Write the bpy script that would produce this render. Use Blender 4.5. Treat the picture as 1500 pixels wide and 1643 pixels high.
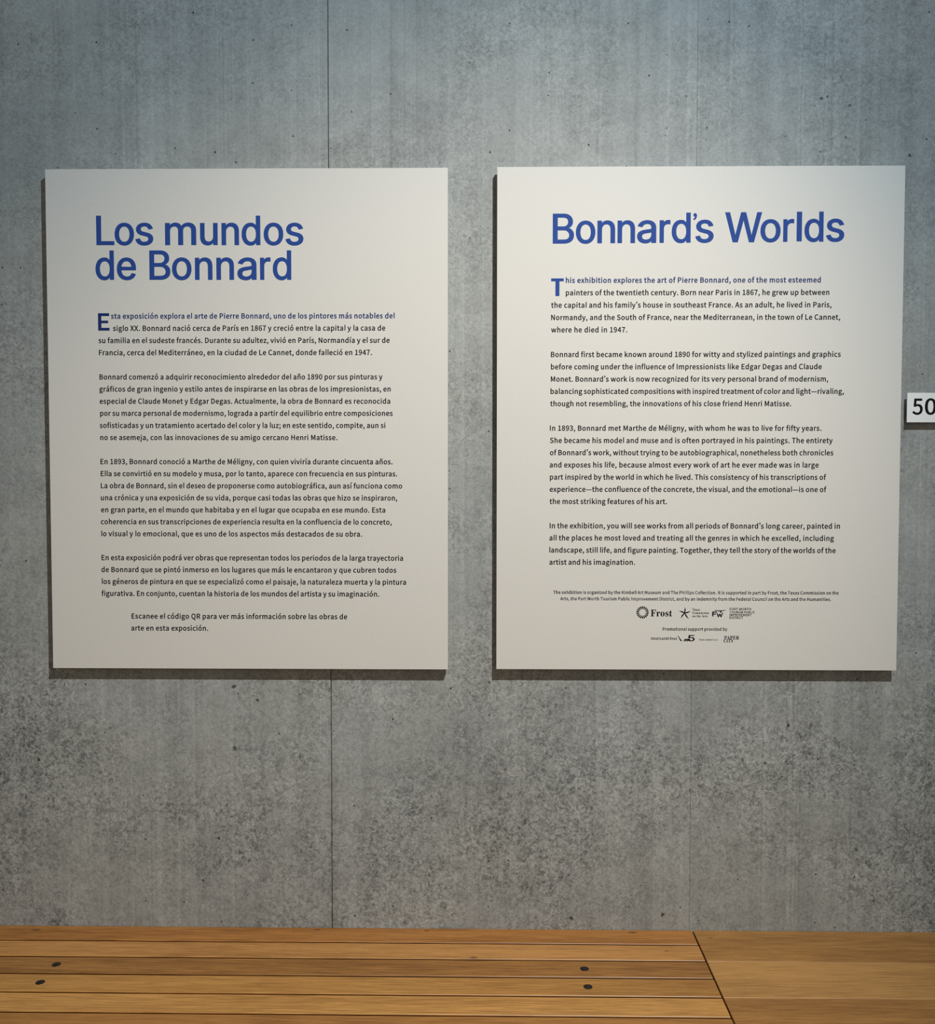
import bpy, bmesh, math, random
from mathutils import Vector, Matrix
from mathutils.geometry import delaunay_2d_cdt

for o in list(bpy.data.objects):
    bpy.data.objects.remove(o)
scene = bpy.context.scene
COL = scene.collection

# ------------------------------------------------------------------ camera
EYE = 1.61                       # lens height above the floor
DIST = 2.40348                   # lens to concrete wall
cam_data = bpy.data.cameras.new('camera')
cam_data.sensor_fit = 'HORIZONTAL'
cam_data.sensor_width = 36.0
cam_data.lens = 36.0
cam_data.shift_x = (750 - 766.677) / 1500
cam_data.shift_y = (835.062 - 821.5) / 1500
cam_data.clip_start = 0.05
cam = bpy.data.objects.new('camera', cam_data)
COL.objects.link(cam)
right = Vector((0.9999059, 0.01368074, 0.00101104))
up = Vector((-0.00153184, 0.03811106, 0.99927234))
back = Vector((0.01363226, -0.99917986, 0.03812843))
M4 = Matrix.Identity(4)
for i in range(3):
    M4[i][0] = right[i]; M4[i][1] = up[i]; M4[i][2] = back[i]
M4.translation = Vector((0, -DIST, EYE))
cam.matrix_world = M4
scene.camera = cam

# ------------------------------------------------------------------ light
world = bpy.data.worlds.new('gallery_daylight')
scene.world = world
world.use_nodes = True
bg = world.node_tree.nodes['Background']
bg.inputs['Color'].default_value = (1.0, 0.96, 0.85, 1)
bg.inputs['Strength'].default_value = 0.30

def spot(name, loc, target, power, angle, blend, col, radius):
    d = bpy.data.lights.new(name, 'SPOT')
    d.energy = power; d.spot_size = math.radians(angle); d.spot_blend = blend
    d.color = col; d.shadow_soft_size = radius
    o = bpy.data.objects.new(name, d)
    COL.objects.link(o)
    o.location = loc
    o.rotation_euler = (Vector(target) - Vector(loc)).to_track_quat('-Z', 'Y').to_euler()
    return o

LAMP = (0.93, -2.42, 3.93)
# one warm track spot on the panels, plus an added cool wide fill from the same point
spot('track_spotlight', LAMP, (-0.20, 0.0, 1.05), 400 * 0.90, 55, 1.0, (1.0, 0.835, 0.65), 0.012)
spot('cool_fill_spot', LAMP, (-0.50, 0.0, 1.45), 400 * 0.62, 96, 1.0, (0.60, 0.82, 0.98), 0.02)

scene.cycles.filter_width = 1.1      # crisp lettering
scene.cycles.use_denoising = False   # the denoiser smears fine print
scene.view_settings.view_transform = 'Standard'
scene.view_settings.look = 'None'
scene.view_settings.gamma = 1.0
scene.view_settings.exposure = 0.0
scene.view_settings.use_curve_mapping = False

# ------------------------------------------------------------------ helpers
def empty(name, loc, label=None, cat=None, group=None):
    o = bpy.data.objects.new(name, None)
    o.empty_display_size = 0.1
    COL.objects.link(o)
    o.location = loc
    if label: o['label'] = label
    if cat: o['category'] = cat
    if group: o['group'] = group
    return o

def obj(name, me, mat, parent=None, label=None):
    o = bpy.data.objects.new(name, me)
    COL.objects.link(o)
    if mat: me.materials.append(mat)
    if parent: o.parent = parent
    if label: o['label'] = label
    return o

def bm_mesh(bm, name, smooth=False):
    bmesh.ops.recalc_face_normals(bm, faces=bm.faces)
    me = bpy.data.meshes.new(name)
    bm.to_mesh(me); bm.free()
    if smooth:
        for p in me.polygons: p.use_smooth = True
    return me

def box_bm(x0, x1, y0, y1, z0, z1, bevel=0.0, segs=2):
    bm = bmesh.new()
    bmesh.ops.create_cube(bm, size=1.0)
    for v in bm.verts:
        v.co = Vector((x0 + (v.co.x + .5) * (x1 - x0), y0 + (v.co.y + .5) * (y1 - y0), z0 + (v.co.z + .5) * (z1 - z0)))
    if bevel:
        bmesh.ops.bevel(bm, geom=list(bm.edges), offset=bevel, segments=segs, profile=0.5, affect='EDGES')
    return bm

def add_box(bm, *a, **k):
    b = box_bm(*a, **k)
    me = bpy.data.meshes.new('tmp'); b.to_mesh(me); b.free()
    bm.from_mesh(me); bpy.data.meshes.remove(me)

class NT:
    """small node-tree builder"""
    def __init__(self, name):
        self.m = bpy.data.materials.new(name); self.m.use_nodes = True
        self.t = self.m.node_tree
        self.bsdf = self.t.nodes['Principled BSDF']
    def n(self, kind, **kw):
        nd = self.t.nodes.new(kind)
        for k, v in kw.items():
            if k.startswith('i_'): nd.inputs[k[2:].replace('_', ' ')].default_value = v
            else: setattr(nd, k, v)
        return nd
    def l(self, a, b): self.t.links.new(a, b)
    def put(self, v, sock):
        if hasattr(v, 'is_output'): self.l(v, sock)
        else: sock.default_value = v
    def math(self, op, a, b=None, c=None, clamp=False):
        nd = self.t.nodes.new('ShaderNodeMath'); nd.operation = op; nd.use_clamp = clamp
        for i, v in enumerate((a, b, c)):
            if v is not None: self.put(v, nd.inputs[i])
        return nd.outputs[0]
    def vmul(self, v, s):
        nd = self.t.nodes.new('ShaderNodeMapping'); nd.inputs['Scale'].default_value = s
        self.l(v, nd.inputs['Vector']); return nd.outputs[0]
    def noise(self, v, scale, detail=3, rough=0.5, dist=0.0):
        nd = self.t.nodes.new('ShaderNodeTexNoise')
        nd.inputs['Scale'].default_value = scale; nd.inputs['Detail'].default_value = detail
        nd.inputs['Roughness'].default_value = rough; nd.inputs['Distortion'].default_value = dist
        self.l(v, nd.inputs['Vector']); return nd.outputs['Fac']
    def remap(self, v, a, b, c, d, smooth=False):
        nd = self.t.nodes.new('ShaderNodeMapRange')
        if smooth: nd.interpolation_type = 'SMOOTHSTEP'
        self.put(v, nd.inputs['Value'])
        for nm, x in (('From Min', a), ('From Max', b), ('To Min', c), ('To Max', d)): self.put(x, nd.inputs[nm])
        return nd.outputs[0]
    def mix(self, f, a, b, blend='MIX'):
        nd = self.t.nodes.new('ShaderNodeMix'); nd.data_type = 'RGBA'; nd.blend_type = blend
        self.put(f, nd.inputs[0]); self.put(a, nd.inputs[6]); self.put(b, nd.inputs[7]); return nd.outputs[2]
    def bump(self, h, strength, dist):
        nd = self.t.nodes.new('ShaderNodeBump'); nd.inputs['Strength'].default_value = strength
        nd.inputs['Distance'].default_value = dist
        self.l(h, nd.inputs['Height']); self.l(nd.outputs[0], self.bsdf.inputs['Normal'])

def plain(name, col, rough=0.5, metal=0.0, spec=0.5, grain=0.0):
    t = NT(name)
    t.bsdf.inputs['Base Color'].default_value = (*col, 1)
    t.bsdf.inputs['Roughness'].default_value = rough
    t.bsdf.inputs['Metallic'].default_value = metal
    t.bsdf.inputs['Specular IOR Level'].default_value = spec
    if grain:
        c = t.n('ShaderNodeTexCoord').outputs['Object']
        f = t.remap(t.noise(c, 350, 2), .3, .7, 1 - grain, 1 + grain)
        nd = t.n('ShaderNodeVectorMath', operation='SCALE')
        nd.inputs[0].default_value = col; t.l(f, nd.inputs['Scale'])
        t.l(nd.outputs[0], t.bsdf.inputs['Base Color'])
    return t.m

# ------------------------------------------------------------------ materials
def concrete():
    t = NT('cast_concrete')
    P = t.n('ShaderNodeTexCoord').outputs['Object']
    sx = t.n('ShaderNodeSeparateXYZ'); t.l(P, sx.inputs[0])
    X, Z = sx.outputs['X'], sx.outputs['Z']
    # dark weathered patches that belong to the casting, gently placed
    patch = None
    for (px, pz, rx, rz, a) in PATCHES:
        dx = t.math('DIVIDE', t.math('SUBTRACT', X, px), rx)
        dz = t.math('DIVIDE', t.math('SUBTRACT', Z, pz), rz)
        r2 = t.math('ADD', t.math('MULTIPLY', dx, dx), t.math('MULTIPLY', dz, dz))
        g = t.math('MULTIPLY', t.math('EXPONENT', t.math('MULTIPLY', r2, -1.0)), a)
        patch = g if patch is None else t.math('ADD', patch, g)
    cloud = t.noise(P, 1.7, 4, .55, .3)
    mid = t.noise(P, 9.0, 6, .62, .6)
    region = t.noise(P, 3.1, 4, .6, .4)
    amount = t.math('MULTIPLY', t.math('ADD', t.remap(region, .38, .66, .3, .95, True), t.math('MULTIPLY', patch, .45)), t.remap(Z, .9, 2.6, 1.1, .6))
    amount = t.math('MINIMUM', amount, 1.15)
    worm = t.noise(P, 52, 3, .62, 1.3)
    worm2 = t.noise(P, 140, 3, .62, 1.1)
    grain = t.noise(P, 420, 2, .5)
    stx = t.vmul(P, (26, 1, .28)); streak = t.noise(stx, 1.0, 5, .6, .15)
    fine = t.vmul(P, (130, 1, .25)); hair = t.noise(fine, 1.0, 2, .5, 0)
    v = t.math('ADD', 1.0, t.remap(cloud, .3, .7, -.08, .08))
    v = t.math('ADD', v, t.remap(mid, .3, .7, -.12, .12))
    v = t.math('ADD', v, t.math('MULTIPLY', t.remap(worm, .35, .60, -.27, .14), amount))
    v = t.math('ADD', v, t.math('MULTIPLY', t.remap(worm2, .37, .63, -.24, .18), t.math('ADD', amount, .25)))
    v = t.math('ADD', v, t.remap(grain, .25, .75, -.07, .07))
    v = t.math('ADD', v, t.remap(streak, .3, .7, -.10, .10))
    lowmask = t.remap(t.noise(t.vmul(P, (4, 1, .5)), 1.0, 2), .40, .56, 0, 1)
    v = t.math('ADD', v, t.math('MULTIPLY', t.remap(hair, .60, .72, 0, .16), lowmask))
    v = t.math('ADD', v, t.math('MULTIPLY', t.remap(hair, .40, .28, 0, -.14), lowmask))
    # long faint formwork lines
    wob = t.remap(t.noise(t.vmul(P, (2, 1, 5)), 1.0, 2), .3, .7, -.003, .003)
    Xw = t.math('ADD', X, wob)
    brk = t.remap(t.noise(t.vmul(P, (9, 1, 2.2)), 1.0, 3, .6), .38, .58, .15, 1.0)
    for (x0, w, a) in STREAKS:
        g = t.math('DIVIDE', t.math('SUBTRACT', Xw, x0), w)
        g = t.math('EXPONENT', t.math('MULTIPLY', t.math('MULTIPLY', g, g), -1.0))
        v = t.math('ADD', v, t.math('MULTIPLY', t.math('MULTIPLY', g, a), brk))
    v = t.math('SUBTRACT', v, t.math('MULTIPLY', patch, .10))
    # blowholes
    vor = t.n('ShaderNodeTexVoronoi', voronoi_dimensions='2D', feature='F1')
    vor.inputs['Scale'].default_value = 20.0
    wv = t.n('ShaderNodeVectorMath', operation='ADD')
    ns = t.n('ShaderNodeTexNoise'); ns.inputs['Scale'].default_value = 160; t.l(P, ns.inputs['Vector'])
    sc = t.n('ShaderNodeVectorMath', operation='SCALE'); t.l(ns.outputs['Color'], sc.inputs[0]); sc.inputs['Scale'].default_value = .005
    t.l(P, wv.inputs[0]); t.l(sc.outputs[0], wv.inputs[1])
    ws = t.n('ShaderNodeSeparateXYZ'); t.l(wv.outputs[0], ws.inputs[0])
    wc = t.n('ShaderNodeCombineXYZ'); t.l(ws.outputs['X'], wc.inputs['X']); t.l(t.math('MULTIPLY', ws.outputs['Z'], .8), wc.inputs['Y'])
    t.l(wc.outputs[0], vor.inputs['Vector'])
    cs = t.n('ShaderNodeSeparateColor'); t.l(vor.outputs['Color'], cs.inputs[0])
    rad = t.remap(cs.outputs[0], .82, 1.0, .014, .046)
    pit = t.remap(t.math('SUBTRACT', vor.outputs['Distance'], rad), -.012, .010, 1, 0)
    pit = t.math('MULTIPLY', pit, t.math('GREATER_THAN', cs.outputs[0], .82))
    # single larger flaws
    for (px, pz, r) in FLAWS:
        w2 = t.n('ShaderNodeVectorMath', operation='DISTANCE')
        t.l(t.vmul(wv.outputs[0], (1, 0, 1)), w2.inputs[0]); w2.inputs[1].default_value = (px + .0025, 0, pz + .0025)
        d = t.math('ADD', w2.outputs['Value'], t.remap(worm2, .3, .7, -.5 * r, .5 * r))
        pit = t.math('MAXIMUM', pit, t.remap(d, r * .55, r * 1.15, .9, 0))
    v = t.math('MULTIPLY', v, t.math('SUBTRACT', 1.0, t.math('MULTIPLY', pit, .86)))
    tint = t.mix(t.remap(t.noise(P, 2.3, 3, .5, .5), .35, .65, 0, 1), (CONC[0] * 1.0, CONC[1] * 1.0, CONC[2] * 1.0, 1), (CONC[0] * .985, CONC[1] * 1.0, CONC[2] * 1.03, 1))
    nd = t.n('ShaderNodeVectorMath', operation='SCALE'); t.l(tint, nd.inputs[0]); t.l(v, nd.inputs['Scale'])
    t.l(nd.outputs[0], t.bsdf.inputs['Base Color'])
    t.bsdf.inputs['Roughness'].default_value = .62
    t.bsdf.inputs['Specular IOR Level'].default_value = .3
    t.bump(t.math('SUBTRACT', t.math('MULTIPLY', worm, .25), pit), .25, .0015)
    return t.m

def wood(name, dark, light, seed, stretch=1.0, rough=.42, knots=()):
    t = NT(name)
    P0 = t.n('ShaderNodeTexCoord').outputs['Object']
    mp = t.n('ShaderNodeMapping'); mp.inputs['Location'].default_value = (seed * 3.7, seed * 1.3, seed * .7)
    t.l(P0, mp.inputs['Vector']); P = mp.outputs[0]
    wav = t.noise(t.vmul(P, (1.1, 26 * stretch, 10)), 1.0, 4, .55, .5)
    fib = t.noise(t.vmul(P, (9, 260, 60)), 1.0, 4, .62, .35)
    pore = t.noise(t.vmul(P, (26, 700, 80)), 1.0, 2, .5, 0)
    big = t.noise(t.vmul(P, (1.6, 5, 3)), 1.0, 2, .5, .2)
    f = t.math('ADD', t.remap(wav, .3, .7, -.30, .30), t.remap(fib, .32, .68, -.62, .62))
    f = t.math('ADD', f, t.remap(big, .3, .7, -.22, .22))
    f = t.math('ADD', f, .55)
    dark = [a * b for a, b in zip(dark, WOOD_GAIN)]; light = [a * b for a, b in zip(light, WOOD_GAIN)]
    c = t.mix(t.math('MAXIMUM', t.math('MINIMUM', f, 1.0), 0.0), (*dark, 1), (*light, 1))
    k = t.remap(pore, .62, .76, 1.0, .60)
    for (kx, ky, r) in knots:
        w2 = t.n('ShaderNodeVectorMath', operation='DISTANCE')
        t.l(t.vmul(P0, (.45, 1, 0)), w2.inputs[0]); w2.inputs[1].default_value = (kx * .45, ky, 0)
        d = t.math('ADD', w2.outputs['Value'], t.remap(fib, .3, .7, -.3 * r, .3 * r))
        k = t.math('MULTIPLY', k, t.remap(d, r * .4, r * 1.2, .42, 1.0))
    nd = t.n('ShaderNodeVectorMath', operation='SCALE'); t.l(c, nd.inputs[0]); t.l(k, nd.inputs['Scale'])
    t.l(nd.outputs[0], t.bsdf.inputs['Base Color'])
    t.l(t.remap(fib, .3, .7, rough - .02, rough + .12), t.bsdf.inputs['Roughness'])
    t.bsdf.inputs['Specular IOR Level'].default_value = .5
    t.bump(fib, .15, .0006)
    return t.m

def Zr(y): return y + EYE          # heights measured from the lens level

WOOD_GAIN = (1.64, 1.32, 0.84)
CONC = (0.326, 0.338, 0.328)
PATCHES = [(-.72, Zr(-.93), .20, .16, .75), (-.18, Zr(-.78), .22, .16, .6), (.12, Zr(-.86), .16, .30, .8),
           (.62, Zr(-.72), .22, .18, .55), (1.08, Zr(-.95), .16, .30, .8), (-1.22, Zr(-.75), .14, .5, .9),
           (.25, Zr(-1.02), .5, .10, .35), (.85, Zr(.95), .32, .22, .45), (-.08, Zr(1.1), .10, .35, .35),
           (-.42, Zr(-1.0), .12, .12, .4)]
STREAKS = [(-1.107, .003, .12), (-1.093, .004, .10), (-1.059, .0025, .10), (-.937, .003, .14), (-.891, .004, .13), (-.862, .006, .07), (-.814, .0035, .14), (-.795, .002, .10),
           (.126, .004, -.10), (.268, .003, -.14), (.276, .0025, .10), (.284, .004, .06), (.365, .0025, -.13), (.447, .003, .10), (.498, .004, .12), (.530, .002, -.07),
           (.604, .0025, .09), (.778, .003, .15), (.788, .003, .13), (.783, .002, -.08), (.845, .003, .09), (.925, .003, .13), (.934, .003, -.08), (1.02, .004, .06)]
FLAWS = [(-.667, Zr(-.525), .0065), (-.666, Zr(-.687), .006), (-.605, Zr(-.560), .004), (-.548, Zr(-.648), .004),
         (-.709, Zr(-.925), .0045), (.83, Zr(.972), .0036), (.902, Zr(.955), .0032), (.83, Zr(.84), .003),
         (-.365, Zr(1.148), .003), (-.65, Zr(.82), .003), (1.055, Zr(.83), .004), (.212, Zr(-1.13), .006),
         (.45, Zr(-1.12), .005), (-1.18, Zr(-.72), .004), (.77, Zr(-.62), .005), (.71, Zr(-.72), .004)]

MAT_CONC = concrete()
MAT_PANEL = plain('matte_offwhite_panel', (0.675, 0.66, 0.63), .6, 0, .25, .012)
MAT_EDGE = plain('panel_mount_grey', (0.25, 0.25, 0.24), .6)
MAT_BLUE = plain('ultramarine_print', (0.024, 0.068, 0.290), .6, 0, .12)
MAT_NAVY = plain('navy_print', (0.012, 0.030, 0.140), .6, 0, .12)
MAT_INK = plain('black_print', (0.006, 0.006, 0.007), .6, 0, .12)
MAT_SIGN = plain('white_acrylic', (0.86, 0.88, 0.875), .3, 0, .5)
MAT_STEEL = plain('dark_bronze_steel', (0.014, 0.009, 0.006), .36, 0.0, .45)
MAT_FRAME = plain('blackened_steel', (0.03, 0.03, 0.03), .5, .5)

# ------------------------------------------------------------------ setting
XS1, XS2 = -0.4135, 0.5189        # formwork joints in the wall
bm = bmesh.new()
prof = [(-5.0, 0.0)]
def notch(x, w, d): return [(x - w / 2, 0.0), (x - w * .3, d), (x + w * .3, d), (x + w / 2, 0.0)]
for x, w, d in ((-3.21, .003, .004), (-2.278, .003, .003), (-1.346 - .06, .002, .002), (XS1, .0030, .0045), (XS2, .0016, .0016), (1.451, .003, .004), (2.383, .003, .004), (3.315, .003, .004)):
    prof += notch(x, w, d)
prof += [(5.0, 0.0), (5.0, .25), (-5.0, .25)]
lo = [bm.verts.new((x, y, 0.0)) for x, y in prof]
hi = [bm.verts.new((x, y, 4.2)) for x, y in prof]
n = len(prof)
for i in range(n):
    bm.faces.new((lo[i], lo[(i + 1) % n], hi[(i + 1) % n], hi[i]))
bm.faces.new(lo); bm.faces.new(hi)
wall = obj('wall_back', bm_mesh(bm, 'wall_back'), MAT_CONC)
wall['kind'] = 'structure'

MAT_FLOOR = wood('oak_floor_boards', (0.16, 0.10, 0.055), (0.30, 0.20, 0.115), 9.0, .5, .5)
floor = obj('floor', bm_mesh(box_bm(-5, 5, -6, 0.25, -0.1, 0.0), 'floor'), MAT_FLOOR)
floor['kind'] = 'structure'
ceiling = obj('ceiling', bm_mesh(box_bm(-5, 5, -6, 0.25, 4.2, 4.3), 'ceiling'), plain('ceiling_plaster', (0.42, 0.42, 0.41), .8))
ceiling['kind'] = 'structure'

# ------------------------------------------------------------------ benches
HB = EYE - 1.16027                # seat height
W0, WS = 0.07862, 0.08072         # first slat, slat pitch
GAP = 0.0060
XJ = 0.5272                       # joint between the two benches
slatted = empty('slatted_bench', (-0.9, -0.24, 0), 'long slatted oak bench with dark screws, left of the slanting dark joint', 'bench')
TONES = [((.165, .078, .024), (.300, .160, .060)), ((.225, .125, .050), (.370, .225, .105)), ((.135, .068, .024), (.255, .145, .058)),
         ((.205, .115, .040), (.350, .215, .090)), ((.235, .135, .052), (.410, .260, .115)), ((.155, .078, .026), (.275, .155, .062))]
def screw_mesh():
    bm = bmesh.new()
    pr = [(0.0106, 0.0), (0.0104, .0006), (.0088, .0008), (.0080, .0003), (.0064, .0003), (.0050, .0016), (.0030, .0022), (0.0015, .0016), (0.0, .0015)]
    N = 28; rings = []
    for r, z in pr[:-1]:
        rings.append([bm.verts.new((r * math.cos(2 * math.pi * k / N), r * math.sin(2 * math.pi * k / N), z)) for k in range(N)])
    for a, b in zip(rings, rings[1:]):
        for k in range(N): bm.faces.new((a[k], a[(k + 1) % N], b[(k + 1) % N], b[k]))
    bm.faces.new(rings[-1])
    return bm_mesh(bm, 'screw', True)
def slat_bm(x0, x1, y0, y1, top, depth=.032):
    """board with eased top edges over a rebated lower half, run along x"""
    e, lip, cut = .0017, .0003, .008
    pr = [(y0, top - e), (y0 + e, top), (y1 - e, top), (y1, top - e), (y1, top - lip - e), (y1 - cut, top - lip - e),
          (y1 - cut, top - depth), (y0 + cut, top - depth), (y0 + cut, top - lip - e), (y0, top - lip - e)]
    bm = bmesh.new()
    a = [bm.verts.new((x0, y, z)) for y, z in pr]; b = [bm.verts.new((x1, y, z)) for y, z in pr]
    n = len(pr)
    for i in range(n): bm.faces.new((a[i], a[(i + 1) % n], b[(i + 1) % n], b[i]))
    bm.faces.new(a); bm.faces.new(b)
    return bm
SCREW = screw_mesh(); SCREW.materials.append(MAT_STEEL)
ox, oy = -0.9, -0.24
KN = {0: [(-1.1825, .026, .006), (-.45, .012, .004), (-.165, .014, .004), (.37, .015, .006)], 1: [(-.04, .15, .005), (.44, .11, .003)]}
for i in range(6):
    z0 = 0.0008 if i == 0 else W0 + (i - 1) * WS + GAP / 2
    z1 = (W0 if i == 0 else W0 + i * WS) - GAP / 2
    d, l = TONES[i]
    kn = [(x - ox, -y - oy, r) for x, y, r in KN.get(i, [])]
    mt = wood('oak_slat', d, l, i + 1.0, 1.0, .40, kn)
    s = obj('slat', bm_mesh(slat_bm(-2.45 - ox, XJ - .0022 - ox, -z1 - oy, -z0 - oy, HB), 'slat'), mt, slatted)
    if i in (2, 3):
        for x in (-1.0484, 0.2266, -2.3):
            sc_ = bpy.data.objects.new('screw', SCREW); COL.objects.link(sc_)
            sc_.parent = s; sc_.location = (x - ox, -(z0 + z1) / 2 - oy, HB - .0001)
for x in (-2.3, -1.0484, 0.2266):
    bm = bmesh.new()
    add_box(bm, x - .025 - ox, x + .025 - ox, -.46 - oy, -.02 - oy, HB - .072, HB - .0322, bevel=.002)
    add_box(bm, x - .025 - ox, x + .025 - ox, -.44 - oy, -.38 - oy, 0.0, HB - .072, bevel=.002)
    add_box(bm, x - .025 - ox, x + .025 - ox, -.10 - oy, -.04 - oy, 0.0, HB - .072, bevel=.002)
    obj('leg_frame', bm_mesh(bm, 'leg_frame'), MAT_FRAME, slatted)

solid = empty('solid_bench', (1.5, -0.24, 0), 'solid oak bench of wide smooth boards, right of the slanting dark joint', 'bench')
ox2, oy2 = 1.5, -0.24
RT = [((.185, .105, .042), (.300, .185, .082)), ((.215, .130, .058), (.345, .222, .110)), ((.170, .092, .036), (.285, .168, .072))]
edges = [0.0008, W0 + WS, W0 + 3 * WS, W0 + 5 * WS]
for i in range(3):
    d, l = RT[i]
    mt = wood('oak_board', d, l, i + 11.0, .7, .40, [(.565 - ox2, -.042 - oy2, .004)] if i == 0 else ())
    obj('top_board', bm_mesh(box_bm(XJ + .0022 - ox2, 2.6 - ox2, -edges[i + 1] + .0001 - oy2, -edges[i] - oy2, HB - .04, HB, .0012, 1), 'top_board'), mt, solid)
bm = bmesh.new()
add_box(bm, XJ + .0022 - ox2, 2.6 - ox2, -.47 - oy2, -.002 - oy2, .06, HB - .0402, bevel=.002)
obj('base_box', bm_mesh(bm, 'base_box'), wood('oak_base', (.16, .09, .036), (.28, .17, .075), 21.0), solid)
bm = bmesh.new()
add_box(bm, XJ + .03 - ox2, 2.57 - ox2, -.43 - oy2, -.03 - oy2, 0, .06)
obj('plinth', bm_mesh(bm, 'plinth'), MAT_FRAME, solid)

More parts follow.
